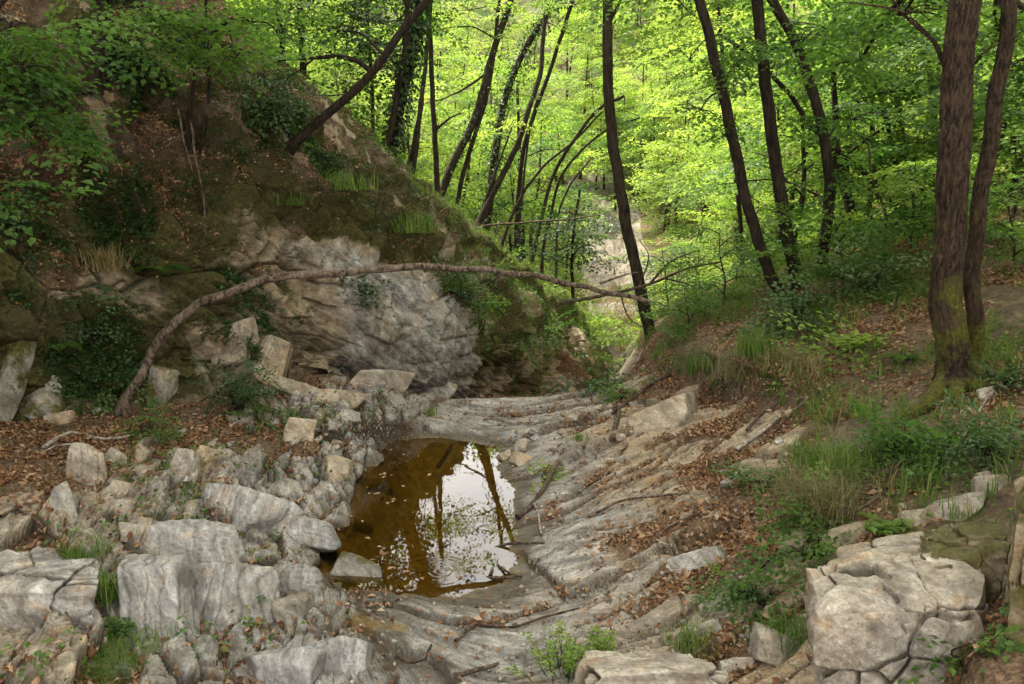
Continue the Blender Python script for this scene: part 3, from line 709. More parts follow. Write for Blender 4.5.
def tree(name, label, pts, Y, w0, w1, bark=None, blobs=(), leaf=1, kind='near', limbs=(), ivy_n=0, ivy_r=1.8, ground_it=True, group=None,
         sides=12, furrow=0, flare=.5, seed=1, cat='tree', wob=.02):
    r = np.random.default_rng(seed)
    if Y is None:
        Y = hit(*pts[0])[0].y - .05; blobs = [(b[0], b[1], Y + b[2], *b[3:]) for b in blobs]; limbs = [(l[0], Y, l[2]) for l in limbs]; ground_it = False
    path = px_path(pts, Y)
    d0 = path[0][1]
    if ground_it:
        z = gz(path[0][0], path[0][1])
        lo = path[0].copy(); lo[2] = min(z, path[0][2]) - .15
        if path[0][2] - lo[2] > .05: path = np.vstack([lo[None], path])
    r0, r1 = w0 * d0 / F_PX / 2, w1 * path[-1][1] / F_PX / 2
    base = path[0].copy()
    t = thing(name, base, label, cat, group)
    acc = Acc()
    tube(acc, path - base, r0 * .82, r1 * .82, sides, rough=.14, flare=flare, seed=seed, furrow=furrow, n=(330 if furrow > .1 else 140) if furrow else None, wob=wob)
    for lp, Yl, lw in limbs:
        q = px_path(lp, Yl) - base
        tube(acc, q, lw * q[0][1] * 0 + lw * d0 / F_PX / 2, .25 * lw * d0 / F_PX / 2, 6, seed=seed + 3, wob=.06)
        for j in range(3):
            k = resample(q, 12)[3 + 3 * j]; dv = (q[-1] - q[0]) * .25 + r.normal(0, .18, 3) * np.linalg.norm(q[-1] - q[0])
            tube(acc, np.array([k, k + dv * .5 + [0, 0, .02], k + dv]), .35 * lw * d0 / F_PX / 2, .004, 5, seed=seed + j, wob=.05)
    cr = Acc()
    for b in blobs:
        (bx, by, bY, rx, rz, n) = b[:6]
        c = P(bx, by, bY); rxm, rzm = rx * bY / F_PX, rz * bY / F_PX
        cen = blob_pts(c, (rxm, rxm * .8, rzm), n, r, .2)
        place_sprays(cr, cen - base, kind, r, bias=b[6] if len(b) > 6 else 0)
        # a limb from the trunk into every clump of leaves, with twigs to some of its sprays
        j = np.argmin(np.linalg.norm(path - c, axis=1)); st_ = path[j]
        mid = (st_ + c) / 2 + [0, 0, .15 * np.linalg.norm(c - st_)]
        if np.linalg.norm(c - st_) < 6:
            rr_ = max(.012, min(r1 * .8, .012 * np.linalg.norm(c - st_) + .012))
            tube(acc, np.array([st_, mid, c]) - base, rr_, rr_ * .4, 6, seed=seed + 5, wob=.05)
        for e in cen[::3]:
            tube(acc, np.array([c, (c + e) / 2 + [0, 0, .05], e]) - base, .012, .004, 4, n=5, seed=seed)
    acc.obj('trunk', bark or M_BARK, t)
    if cr.n: cr.obj('crown', M_LEAF[leaf], t, smooth=False)
    if ivy_n:
        iv = Acc(); ivy(iv, path - base, max(r0, .05), ivy_n, .09, r, ivy_r); iv.obj('ivy', M_LEAF[2], t, smooth=False)
    return t

tree('tree', 'thick furrowed brown trunk with mossy foot on the right bank, the stoutest tree', [(953, 392), (948, 300), (951, 200), (958, 100), (966, 0), (975, -120), (985, -300)], [6, 6, 6, 6, 6, 6.1, 6.3],
     34, 26, M_BARKB, [(900, 15, 7.6, 55, 30, 26), (1000, 30, 7.8, 45, 40, 22), (985, -260, 6.3, 250, 110, 60), (860, 60, 8.5, 40, 25, 14)], 1, furrow=.22, sides=96, flare=.35, seed=3,
     limbs=[([(957, 120), (935, 40), (915, 20), (890, -5)], 6.2, 7)], wob=.03)
tree('tree', 'slimmer brown trunk rising from the same root as the stout mossy tree', [(974, 350), (972, 290), (982, 190), (996, 90), (1010, 0), (1035, -140), (1060, -260)], 6.35,
     18, 13, M_BARKB, [(1040, 60, 7.2, 60, 60, 30), (1080, -200, 6.5, 160, 90, 40)], 1, furrow=.2, sides=72, flare=.4, seed=4, wob=.03)
tree('tree', 'leaning trunk with ivy near its top, first of the trio on the right terrace', [(783, 302), (770, 275), (752, 220), (735, 150), (722, 90), (708, 30), (690, -30), (660, -140)], 10.4,
     14, 10, M_BARK, [(700, -40, 10.5, 90, 45, 40), (735, 60, 10.2, 35, 22, 14), (700, 110, 10.8, 30, 16, 8)], 1, ivy_n=0, seed=5, furrow=.06, sides=20)
tree('tree', 'straight dark trunk standing in the middle of the terrace trio', [(797, 302), (787, 235), (772, 140), (763, 60), (757, 0), (750, -120)], 10.6, 16, 11, M_BARK,
     [(760, -50, 10.6, 90, 40, 36), (800, 40, 10.6, 40, 22, 14), (778, 120, 10.2, 22, 14, 5)], 1, seed=6, furrow=.06, sides=20)
tree('tree', 'kinked trunk with a knee halfway, last of the terrace trio', [(819, 304), (824, 250), (829, 195), (824, 140), (812, 90), (797, 45), (772, 0), (740, -60)], 10.8, 14, 9, M_BARK,
     [(830, 30, 11., 50, 26, 18), (850, 120, 11.2, 34, 20, 10), (770, -80, 10.8, 90, 40, 30)], 1, seed=7, furrow=.06, sides=20)
tree('tree', 'black slanting trunk just behind the terrace trio', [(858, 262), (850, 210), (838, 165), (820, 115), (803, 60), (775, 5), (750, -40)], 13.5, 13, 8, M_BARK,
     [(860, 60, 13.5, 60, 34, 26), (880, 170, 13.6, 40, 24, 14)], 1, 'mid', seed=8)
tree('leaning_tree', 'thin dark trunk leaning far left across the terrace trio', [(912, 235), (885, 195), (850, 160), (815, 130), (785, 90), (750, 55), (720, 35)], 12.6, 8, 4, M_BARK, [(760, 40, 12.6, 50, 22, 14), (690, 60, 13, 40, 22, 12)], 1, 'mid', seed=9)
tree('tree', 'tall straight trunk alone above the far gully, branching at the top', [(653, 354), (645, 310), (634, 260), (622, 200), (613, 140), (608, 80), (607, 0), (604, -120)], 13.2, 15, 10, M_BARKG,
     [(650, -60, 13.2, 110, 40, 34), (700, 20, 14, 50, 22, 14), (560, -60, 13.5, 60, 22, 14)], 0, 'mid', limbs=[([(608, 30), (614, 12), (620, 0), (632, -20)], 13.2, 5)], seed=10, furrow=.05, sides=16)
tree('tree', 'sinuous slender trunk curving up to the right on the left spur', [(428, 242), (438, 205), (452, 165), (470, 130), (482, 95), (488, 70), (497, 40), (506, 15), (514, -10), (530, -60)], 23, 11, 6, M_BARKG,
     [(470, 10, 23, 60, 26, 16), (440, 30, 23, 50, 20, 12)], 0, 'mid', limbs=[([(490, 70), (470, 85), (440, 100), (420, 105)], 23, 3)], ivy_n=500, seed=11)
tree('tree', 'thin curved trunk right of the sinuous one on the left spur', [(474, 240), (484, 212), (500, 180), (517, 145), (530, 105), (541, 70), (543, 40), (546, 10), (560, -30)], 24, 9, 4, M_BARKG,
     [(575, 5, 24, 60, 26, 16)], 0, 'mid', seed=12)
tree('ivy_tree', 'trunk sheathed in ivy rising between two bare curved trunks', [(486, 240), (490, 200), (496, 150), (506, 95), (522, 55), (540, 25), (560, 0), (585, -30)], 25, 11, 6, M_BARKG,
     [(560, 30, 25, 55, 24, 14)], 0, 'mid', ivy_n=2600, ivy_r=3.0, seed=13)
tree('tree', 'short straight dark trunk on the crest left of the sinuous tree', [(437, 236), (437, 190), (435, 140), (432, 90), (431, 55), (428, 0)], 22, 8, 5, M_BARK, [(440, 0, 22, 50, 24, 12)], 0, 'mid', seed=14,
     limbs=[([(435, 130), (450, 118), (465, 113)], 22, 3)])
tree('tree', 'slim pale trunk at the left end of the crest above the cliff', [(411, 196), (416, 150), (422, 95), (428, 40), (432, -20)], 21, 7, 4, M_BARKG, [(420, 0, 21, 44, 22, 12)], 1, 'mid', seed=15)
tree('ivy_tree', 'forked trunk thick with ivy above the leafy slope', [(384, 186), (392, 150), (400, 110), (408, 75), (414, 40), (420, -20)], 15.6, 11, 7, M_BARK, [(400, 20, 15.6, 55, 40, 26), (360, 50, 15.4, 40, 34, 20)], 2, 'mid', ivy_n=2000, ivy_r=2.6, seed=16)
tree('tree', 'bare trunk close beside the ivy covered fork', [(379, 180), (388, 140), (397, 95), (404, 55), (408, 0)], 15.3, 8, 6, M_BARK, [(370, 0, 15.3, 50, 26, 16)], 2, 'mid', seed=17)
tree('tree', 'very thin trunk at the back of the dark evergreen clump', [(377, 165), (373, 130), (372, 90), (368, 30), (366, -20)], 17, 5, 4, M_BARK, [(352, 18, 16, 44, 30, 20)], 2, 'mid', seed=18)
tree('leaning_tree', 'big mossy trunk leaning out from the leafy slope over the cliff', [(288, 150), (306, 132), (334, 108), (362, 84), (385, 55), (404, 28), (424, 5), (450, -40)], None, 11, 8, M_BARK,
     [(440, -50, 0, 60, 24, 14), (330, 30, .2, 44, 24, 14)], 1, 'near', seed=19, limbs=[([(372, 72), (356, 60), (330, 57), (300, 58), (264, 67)], 13.1, 6)])
tree('tree', 'dark upright trunk behind the leaning mossy trunk', [(302, 112), (303, 60), (300, 0), (299, -60)], 15.5, 9, 7, M_BARK, [(310, 10, 15.2, 50, 26, 16), (345, 95, 15.2, 30, 24, 10)], 1, 'mid', seed=20)
tree('tree', 'thin twin stemmed trunk at the top of the leafy slope', [(283, 90), (282, 40), (276, 0), (270, -50)], 15, 6, 5, M_BARK, [(260, 20, 14.6, 40, 22, 14)], 1, 'mid', seed=21)
tree('tree', 'stout black trunk on the shaded upper left slope', [(92, 92), (98, 50), (105, 0), (112, -80), (120, -200)], None, 19, 14, M_BARK,
     [(150, 14, -.8, 40, 12, 7, -.1), (60, -210, -1, 190, 60, 60), (230, -220, -.5, 150, 60, 60), (150, -380, -2.5, 260, 90, 80), (60, 120, -.6, 22, 20, 8, -.2)], 1, 'near', limbs=[([(98, 40), (120, 20), (150, 50), (165, 52)], 9.5, 3)], seed=22)
tree('sapling', 'dark bent sapling on the cliff holding a bright leaf spray', [(187, 150), (188, 120), (193, 90), (196, 62), (205, 40), (228, 22)], None, 6, 3, M_BARK,
     [(205, 48, -1.0, 55, 9, 15, .25), (165, 18, -1.2, 50, 14, 15, .2), (235, 58, -1., 30, 7, 6, .2), (150, 42, -1., 28, 9, 7, .1)], 1, 'near', seed=23, flare=0)
tree('sapling', 'slender sapling with a broken bend next to the cliff sapling', [(200, 152), (206, 120), (208, 85), (207, 40), (206, 0)], None, 4, 3, M_BARK, [(250, 22, -.5, 44, 14, 10), (215, -10, -.5, 60, 18, 14)], 1, 'near', seed=24, flare=0)
tree('sapling', 'overhanging leafy sapling at the left edge of the view', [(-60, 260), (-40, 180), (-30, 90), (-10, 20), (20, -20)], 6.6, 12, 6, M_BARK,
     [(20, 70, 6.5, 36, 40, 22, -.1), (30, 125, 6.6, 30, 30, 16, -.1), (10, 30, 6.4, 34, 22, 12, 0), (5, 190, 6.4, 20, 22, 6, -.1), (60, -60, 6.6, 80, 18, 14)], 1, 'near', seed=25, flare=.1)
for i, (lb, pts, Y, w) in enumerate([
    ('thin bare sapling forking above the far end of the spur', [(500, 262), (508, 225), (522, 195), (545, 165), (575, 140), (602, 112)], 24, 5),
    ('thin leaning sapling with a drooping tip near the gully', [(542, 262), (551, 215), (562, 175), (584, 148), (610, 128), (640, 118)], 24.5, 5),
    ('wispy upright sapling among the spur saplings', [(519, 258), (520, 220), (524, 175), (530, 130), (537, 100)], 24, 4),
    ('slim sapling crossing behind the drooping one', [(556, 268), (558, 220), (570, 185), (590, 160)], 25, 4),
    ('crooked sapling at the foot of the curved trunk', [(478, 252), (482, 215), (500, 160), (512, 128)], 24, 4)]):
    tree('sapling', lb, pts, Y, w, 2, M_BARKG, [(pts[-1][0], pts[-1][1], Y, 26, 14, 6)], 0, 'mid', seed=30 + i, flare=0)
for i, (lb, pts, Y, w) in enumerate([
    ('tall thin trunk leaning right between the ivy fork and the crest trunk', [(398, 250), (404, 190), (418, 120), (426, 60), (430, -10)], 21, 6),
    ('slender dark trunk curving beside the sinuous tree', [(452, 262), (456, 210), (470, 150), (486, 100), (494, 50), (500, -10)], 23, 6),
    ('straight slim trunk right of the ivy sheathed one', [(516, 262), (518, 200), (526, 140), (545, 85), (560, 40), (580, -20)], 25, 6),
    ('thin trunk bending over toward the gully', [(532, 270), (540, 225), (556, 170), (578, 135), (600, 108), (624, 96)], 24, 5),
    ('thin dark trunk on the right slope behind the terrace trio', [(742, 270), (738, 200), (728, 120), (722, 50), (715, -20)], 16, 6),
    ('slim trunk standing far behind the kinked trunk', [(842, 230), (848, 150), (852, 80), (850, -10)], 17, 7),
    ('slender trunk in front of the shaded right slope', [(900, 240), (896, 170), (884, 110), (868, 50), (860, -10)], 15, 6),
    ('thin black trunk near the right edge behind the twin trunks', [(1012, 230), (1014, 150), (1010, 80), (1000, 0)], 13, 7)]):
    tree('tree', lb, pts, Y, w, w * .7, M_BARK, [(pts[-1][0], pts[-1][1] + 15, Y, 40, 18, 8)], 1, 'mid', seed=70 + i)
# bushy dark-green small tree left of the gully
tree('bushy_tree', 'dark green bushy young tree left of the far gully', [(573, 300), (572, 260), (575, 220), (580, 190)], 20, 5, 3, M_BARK, [(575, 215, 20, 34, 26, 26), (560, 250, 20, 30, 24, 20), (590, 245, 20.3, 18, 20, 10)], 2, 'mid', seed=40)
tree('tree', 'thin dark trunk far up the right slope beneath the upper leaves', [(873, 170), (872, 110), (872, 50), (870, -20)], 17, 6, 5, M_BARK, [(880, 30, 17, 60, 30, 18), (840, 100, 16, 40, 24, 12)], 1, 'mid', seed=41)
tree('tree', 'dark trunk rising behind the stout mossy tree on the slope', [(936, 190), (934, 120), (930, 60), (924, -20)], 15, 8, 6, M_BARK, [(910, 90, 14.5, 50, 26, 18), (940, 30, 14, 40, 26, 12)], 1, 'mid', seed=42)
stout = [o for o in C.objects if o.get('label', '').startswith('thick furrowed')][0]
for i, (a_, ln) in enumerate([(-2.7, .75), (-1.9, .6), (-1.2, .55), (.1, .7), (3.6, .6)]):
    d_ = np.array([math.cos(a_), math.sin(a_), 0]); b_ = np.array(stout.location)
    pts_ = []
    for f_ in (.08, .4, .75, 1.):
        q_ = b_ + d_ * ln * f_ + np.array([math.sin(i * 2 + f_ * 4) * .04, 0, 0]); pts_.append([q_[0], q_[1], max(gz(q_[0], q_[1]), b_[2] - .5) + [.16, .05, .01, -.05][len(pts_)]])
    ra = Acc(); tube(ra, np.array(pts_) - b_, .085, .02, 14, n=40, seed=i, rough=.3, furrow=.15, wob=.02); ra.obj('root', M_BARKB, stout)
print('traced trees', time.time() - T0)

# ------------------------------------------------------------------ trees copied over the slopes
def std_tree(name, label, group, h, rw, n, kind, leaf, seed, low=.3, bark=None, lean=.08):
    r = np.random.default_rng(seed)
    t = thing(name, (0, 0, -400), label, 'tree', group)
    acc = Acc(); cr = Acc()
    top = np.array([r.normal(0, lean) * h, r.normal(0, lean) * h, h])
    path = np.array([[0, 0, -.3], top * .35 + [r.normal(0, .04) * h, 0, 0], top * .7, top])
    p, tg = tube(acc, path, .014 * h + .01, .004 * h, 7, n=24, seed=seed, flare=.4)
    cen, yaw = [], []
    for i in range(max(8, n // 9)):
        f = low + (1 - low) * (i + .5) / max(8, n // 9); o = resample(path, 50)[int(f * 49)]
        a = i * 2.4 + r.normal(0, .4); ln = rw * (1.05 - .65 * ((f - low) / (1 - low)) ** 1.5) * r.uniform(.7, 1.15)
        e = o + np.array([math.cos(a) * ln, math.sin(a) * ln, ln * r.uniform(.05, .5)])
        md = (o + e) / 2 + [0, 0, .12 * ln]
        tube(acc, np.array([o, md, e]), .010 + .010 * ln, .004, 5, n=8, seed=seed + i)
        for j in range(9):
            tt = r.uniform(.25, 1.05); q = o + (e - o) * tt + [0, 0, .12 * ln * math.sin(min(tt, 1) * 3.1)]
            cen.append(q + r.normal(0, .10 * rw, 3) * [1, 1, .5]); yaw.append(a + r.normal(0, .8))
    place_sprays(cr, np.array(cen), kind, r, np.array(yaw), .22)
    acc.obj('trunk', bark or M_BARKG, t); cr.obj('crown', M_LEAF[leaf], t, smooth=False)
    return t

GB = 'young trees in bright leaf along the ravine'
far_t = [std_tree('young_tree', '-', GB, h, rw, n, 'far', lf, sd, low) for h, rw, n, lf, sd, low in
         [(8, 2.6, 90, 0, 51, .22), (10, 3.0, 110, 0, 52, .3), (7, 2.4, 80, 1, 53, .15), (9, 2.6, 95, 0, 54, .25)]]
mid_t = [std_tree('young_tree', '-', GB, h, rw, n, 'mid', lf, sd, low) for h, rw, n, lf, sd, low in
         [(5.5, 2.0, 90, 0, 55, .12), (6.5, 2.1, 100, 1, 56, .2), (4.5, 1.8, 80, 1, 57, .08)]]
low_t = [std_tree('leafy_shrub', '-', GB, h, rw, n, 'near', lf, sd, .05, lean=.15) for h, rw, n, lf, sd in
         [(1.5, .95, 60, 0, 58), (1.9, 1.05, 66, 1, 59), (1.2, .9, 54, 1, 60)]]
can_t = std_tree('young_tree', '-', GB, 9, 2.9, 120, 'far', 1, 61, .62)
for q in low_t: q['category'] = 'shrub'
USED = set()
def put(tpl, x, y, sc, label, group, dz=-.1, cat=None):
    loc = (x, y, gz(x, y) + dz)
    if id(tpl) not in USED and tpl.name not in USED:
        USED.add(tpl.name); tpl.location = loc; tpl.rotation_euler[2] = rng.uniform(0, 6.28); tpl.scale = (sc,) * 3
        tpl['label'] = label; tpl['group'] = group; return tpl
    return dup(tpl, loc, rng.uniform(0, 6.28), sc, label, group, (rng.normal(0, .05), rng.normal(0, .05)))

def gully_x(y): return float(np.interp(y, [25, 32, 45, 60, 90, 140], [4.1, 5.3, 6.3, 7.4, 4, -4]))
# far hillside: jittered rows, kept off the gully
cnt = 0
for Y in np.geomspace(25, 138, 20):
    halfw = .74 * Y + 4; n = int(2 * halfw / (2.9 + Y * .06))
    for i in range(n):
        x = -halfw + 2 * halfw * (i + rng.uniform(.1, .9)) / n; y = Y * rng.uniform(.95, 1.06)
        g = gully_x(y)
        if y < 58 and -3.6 - .02 * y < x - g < 2.9 + .02 * y: continue
        if y < 26 and x < g: continue
        left = x < g
        put(far_t[rng.integers(4)], x, y, rng.uniform(.75, 1.2), 'bright leaved tree in the wood covering the %s side of the far valley' % ('left' if left else 'right'),
            'trees on the far valley sides, ' + ('left' if left else 'right')); cnt += 1
for i in range(75):
    y = 52 + 82 * ((i + rng.random()) / 75) ** 1.2; x = y * rng.uniform(.06, .30)
    g = gully_x(y)
    if y < 58 and -3.5 < x - g < 3.5: continue
    put(far_t[rng.integers(4)], x, y, rng.uniform(.7, 1.05), 'bright leaved tree in the wood covering the %s side of the far valley' % ('left' if x < g else 'right'),
        'trees on the far valley sides, ' + ('left' if x < g else 'right'))
# trees beyond the spur crest, left of the gully
for x, y, k in [(-8.5, 23, 1), (-6.5, 20, 0), (-11, 21, 1), (-9.5, 18.5, 1), (-13, 25, 0), (-3.6, 27, 0), (-1.6, 28.5, 3), (.4, 29.5, 0), (-5.5, 29, 0), (-7.5, 31, 3), (-2.6, 33, 0), (.2, 35, 3), (2.6, 36, 0), (-5., 36.5, 3)]:
    put(mid_t[k] if y < 23 else far_t[k], x, y, rng.uniform(.85, 1.1) if y < 26 else rng.uniform(.6, .75), 'young tree with fresh leaves growing just behind the left spur', 'young trees behind the left spur')
# right slope
for x, y, k in [(5.6, 13.5, 2), (7.4, 13, 1), (9.5, 12.5, 2), (8.2, 15.5, 0), (6.2, 16.8, 2), (6.6, 18.3, 0), (10.5, 15.5, 1), (12.8, 14.5, 2), (7.9, 21.5, 0), (7.6, 20, 1), (10., 19, 0), (12.8, 18.5, 1), (15.5, 18, 2), (8.2, 25.5, 0), (9.2, 23.5, 0), (12.4, 23, 1), (15.5, 22.5, 0), (18.5, 22, 1), (7., 11.6, 2)]:
    put(mid_t[k], x, y, rng.uniform(.8, 1.2), 'small layered tree with fresh leaves on the slope behind the terrace trio', 'small trees on the right slope')
for px, py, k, sc in [(700, 292, 0, .9), (672, 312, 1, .8), (735, 285, 2, .8), (715, 262, 0, 1.), (760, 270, 1, .9), (845, 285, 2, .9), (880, 260, 1, 1.), (910, 250, 0, .9), (1005, 225, 1, 1.), (1015, 260, 2, .8), (990, 205, 0, 1.),
                      (690, 330, 2, .55), (870, 232, 2, 1.), (925, 222, 1, 1.), (720, 310, 1, .7)]:
    p_, n_ = hit(px, py)
    put(low_t[k], p_.x, p_.y, sc, 'low bright shrub with flat leaf layers along the right terrace edge', 'low shrubs along the right terrace')
# canopy over the shaded upper left slope and over the right bank
for x, y, s_ in [(-9, 8, 1.5), (-10.5, 11, 1.6), (-8.2, 13.5, 1.4), (-12, 6, 1.6), (-9.5, 4.5, 1.5), (-13, 14, 1.6), (-11, 16.5, 1.5), (-7, 16, 1.2), (-14.5, 9.5, 1.7), (-7.2, 9.5, 1.5), (-7.5, 11.5, 1.5), (-6.6, 13, 1.3), (-11, 8.5, 1.7), (-9.5, 14.5, 1.6)]:
    put(can_t, x, y, s_, 'dark leafy tree shading the upper left slope', 'trees shading the upper left slope')
for x, y, s_ in [(8.5, 7, 1.2), (9.5, 10, 1.3), (8, 4, 1.2), (11, 5, 1.4), (12.5, 9, 1.4)]:
    put(far_t[1], x, y, s_, 'tall leafy tree standing up the right bank', 'trees up the right bank')
print('trees', cnt, time.time() - T0)
# ------------------------------------------------------------------ loose rocks and outcrops
def ico(sub):
    import bmesh
    bm = bmesh.new(); bmesh.ops.create_icosphere(bm, subdivisions=sub, radius=1)
    v = np.array([x.co[:] for x in bm.verts]); f = np.array([[x.index for x in q.verts] for q in bm.faces]); bm.free()
    return v, f
ICO_S = ico(1)
ICO = {k: ico(k) for k in (4, 5, 6)}

def rock_shape(sub, size, seed, planes=8, sharp=.03, rough=.055, ribs=0., rib_axis=0, rib_n=9, cells=0., flat=.8):
    r = np.random.default_rng(seed)
    v, f = ICO[sub]
    n = r.normal(size=(planes, 3)); n /= np.linalg.norm(n, axis=1)[:, None]
    ax = np.concatenate([np.eye(3), -np.eye(3)]) + r.normal(0, .24, (6, 3)); ax /= np.linalg.norm(ax, axis=1)[:, None]
    N_ = np.concatenate([n, ax]); d = np.concatenate([r.uniform(.78, 1.1, planes), r.uniform(flat - .1, flat + .08, 6)])
    q = (v @ N_.T) / d
    qm = q.max(1); rad = 1 / (qm + sharp * np.log(np.exp((q - qm[:, None]) / sharp).sum(1)))
    p = v * rad[:, None] * np.asarray(size) / 2 / flat
    crack = np.zeros(len(p))
    S = float(np.mean(size)); nv = p / (np.linalg.norm(p, axis=1)[:, None] + 1e-9)
    disp = rough * S * (.7 * fbm(p / S, 2.2, 6, seed) + .5 * fbm(p / S, 3.5, 5, seed + 9, ridge=True))
    if ribs:
        c = p[:, rib_axis] / S * rib_n + .9 * fbm(p / S, 1.5, 2, seed + 3)
        l = ledge(c); disp += ribs * S * (l - .4); crack = np.maximum(crack, .7 * sstep(.25, .0, l))
    if cells:
        f1, f2, rv, vec = worley(p / S + .05 * np.stack([fbm(p / S, 4, 2, 1), fbm(p / S, 4, 2, 2), fbm(p / S, 4, 2, 3)], 1), cells, seed)
        e = f2 - f1; cr = 1 - sstep(0, .10, e)
        disp += S * (.06 * (rv[:, 0] - .5) - .05 * cr + .03 * np.minimum(e, .4)); crack = np.maximum(crack, cr)
    return p + nv * disp[:, None], f, crack

def rock(label, px, py, w, h, dep=.8, tilt=0, mat=None, seed=1, sub=5, name='boulder', cat='rock', group=None, sink=.3, yaw=None, lean=0, at=None, **kw):
    c, n = (Vector(at), Vector((0, 0, 1))) if at is not None else hit(px, py)
    s = c.y / F_PX * ((1.15 if mat == M_BAND else .86) if px < 345 and py > 430 else 1.)
    size = np.array([w * s, dep * min(w, h) * s if dep < 3 else dep, h * s * 1.1])
    v, f, cr = rock_shape(sub, size, seed, **kw)
    F4 = np.concatenate([f, f[:, 2:3]], 1)
    me = np_mesh_tri(name, v, f, {'crack': cr})
    o = link(name, me, mat or M_GREY); tag(o, label, cat, group)
    o.location = c + Vector((0, 1, 0)) * size[1] * sink - n * size[2] * .06
    r = np.random.default_rng(seed)
    o.rotation_euler = (R(lean if lean else -30), R(tilt), r.uniform(-.3, .3) if yaw is None else R(yaw))
    return o

def np_mesh_tri(name, v, f, attrs): return np_mesh(name, v, f, attrs)

# foreground, right: jointed block
def block(label, corners, Yf, Yb, mat, seed, cells, n=(190, 140, 120), rough=.045, round_=.24, cell_d=.05):
    """a jointed block: front face through four pixels at depth Yf (top-left, top-right, bottom-right, bottom-left), top running back to Yb"""
    tl, tr, br, bl = [P(a, b, Yf) for a, b in corners[:4]]; ktl, ktr = [P(a, b, Yb) for a, b in corners[4:6]]
    dn = np.array([0, .35, -.1])
    c8 = [bl, br, tl, tr, bl + (ktl - tl) * [1, 1, .2], br + (ktr - tr) * [1, 1, .2], ktl, ktr]
    V_, F_ = [], []; off = 0
    def face(a, b, c, d, nu, nv):
        nonlocal off
        u = np.linspace(0, 1, nu)[None, :, None]; w = np.linspace(0, 1, nv)[:, None, None]
        q = (a * (1 - u) + b * u) * (1 - w) + (c * (1 - u) + d * u) * w
        V_.append(q.reshape(-1, 3)); F_.append(grid_faces(nv, nu) + off); off += nu * nv
    nx2, ny2, nz2 = n
    face(c8[0], c8[1], c8[2], c8[3], nx2, nz2); face(c8[2], c8[3], c8[6], c8[7], nx2, ny2)
    face(c8[4], c8[0], c8[6], c8[2], ny2, nz2); face(c8[1], c8[5], c8[3], c8[7], ny2, nz2)
    V = np.concatenate(V_); Fq = np.concatenate(F_)
    cen = np.mean(c8, 0); S = np.linalg.norm(tr - tl)
    # round the edges: pull towards the ellipsoid where far from the centre
    half = np.array([np.ptp([c[i] for c in c8]) / 2 for i in range(3)])
    q = (V - cen) / half; m = np.maximum(np.abs(q).max(1), 1e-6); l4 = (np.abs(q) ** 6).sum(1) ** (1 / 6)
    V = cen + (V - cen) * (1 - round_ * (l4 / m - 1) * 3)[:, None]
    out_ = V - cen; out_ /= np.linalg.norm(out_, axis=1)[:, None]
    wv = V + .06 * S * np.stack([fbm(V / S, 3, 3, seed), fbm(V / S, 3, 3, seed + 1), fbm(V / S, 3, 3, seed + 2)], 1)
    f1, f2, rv, vec = worley(wv / S, cells, seed)
    e = f2 - f1; keep = sstep(-.25, .1, pn(V / S, 2.2, seed + 8)); cr = (1 - sstep(0, .05, e)) * keep
    g1, g2, rw, ve2 = worley(wv / S, np.asarray(cells) * 2.6, seed + 5); cr2 = (1 - sstep(0, .06, g2 - g1)) * sstep(.3, .5, pn(V / S, 3, seed + 9))
    d = S * (cell_d * 1.6 * (rv[:, 0] - .5) + .12 * cell_d * 10 * ((vec * (rv - .5)).sum(1)) * .5 - 1.05 * cell_d * cr - .5 * cell_d * cr2 + rough * fbm(V / S, 2.5, 6, seed + 4) + .016 * fbm(V / S, 9, 5, seed + 6, ridge=True))
    V = V + out_ * d[:, None]
    me = np_mesh('boulder', V - cen, Fq, {'crack': np.maximum(cr, .8 * cr2)})
    import bmesh
    bm = bmesh.new(); bm.from_mesh(me); bmesh.ops.remove_doubles(bm, verts=bm.verts, dist=.0015); bmesh.ops.recalc_face_normals(bm, faces=bm.faces); bm.to_mesh(me); bm.free()
    o = link('boulder', me, mat); o.location = cen; tag(o, label, 'boulder')
    return o

block('big pale jointed boulder filling the lower right, split by dark cracks', [(812, 618), (985, 606), (1010, 790), (822, 790), (805, 566), (985, 536)], 3.15, 3.75, M_PALE, 7, (2.5, 2.0, 2.5))
block('tan cracked ledge stepping back above the big jointed boulder', [(806, 582), (940, 556), (960, 640), (812, 650), (840, 546), (960, 524)], 3.62, 4.2, M_PALE, 9, (2.1, 1.7, 2.1), cell_d=.04)
block('dark mossy rock wall rising at the right edge above the boulder', [(1012, 500), (1110, 440), (1110, 800), (988, 800), (1018, 478), (1110, 420)], 3.0, 3.9, M_DARKR, 11, (2.6, 1.6, 2.0), rough=.11, round_=.4, cell_d=.07)
block('brown slanting slab between the jointed boulder and the dark rock wall', [(912, 562), (1010, 548), (1040, 720), (940, 730), (925, 530), (1020, 512)], 3.45, 4.1, M_DARKR, 13, (3.2, 1.8, 1.8), rough=.10, round_=.4, cell_d=.06)
block('large grey fractured outcrop filling the bottom left corner', [(-60, 588), (104, 586), (112, 800), (-60, 800), (-40, 540), (100, 556)], 3.9, 4.7, M_GREY, 15, (3., 2.2, 2.4), cell_d=.045)
block('dark low stone at the bottom edge below the mossy strip', [(28, 664), (150, 668), (160, 760), (20, 760), (40, 650), (140, 656)], 3.75, 4.05, M_WET, 17, (2, 2, 2))
block('rough white speckled rock at the bottom edge under the bright plant', [(572, 676), (740, 672), (760, 790), (560, 790), (590, 656), (715, 660)], 3.3, 3.75, M_PALE, 19, (1.2, 1., 1.), rough=.07)
rock('long white stone lying left of the jointed boulder', 780, 655, 66, 34, .9, 22, M_PALE, 21, rough=.05, planes=8, flat=.75)
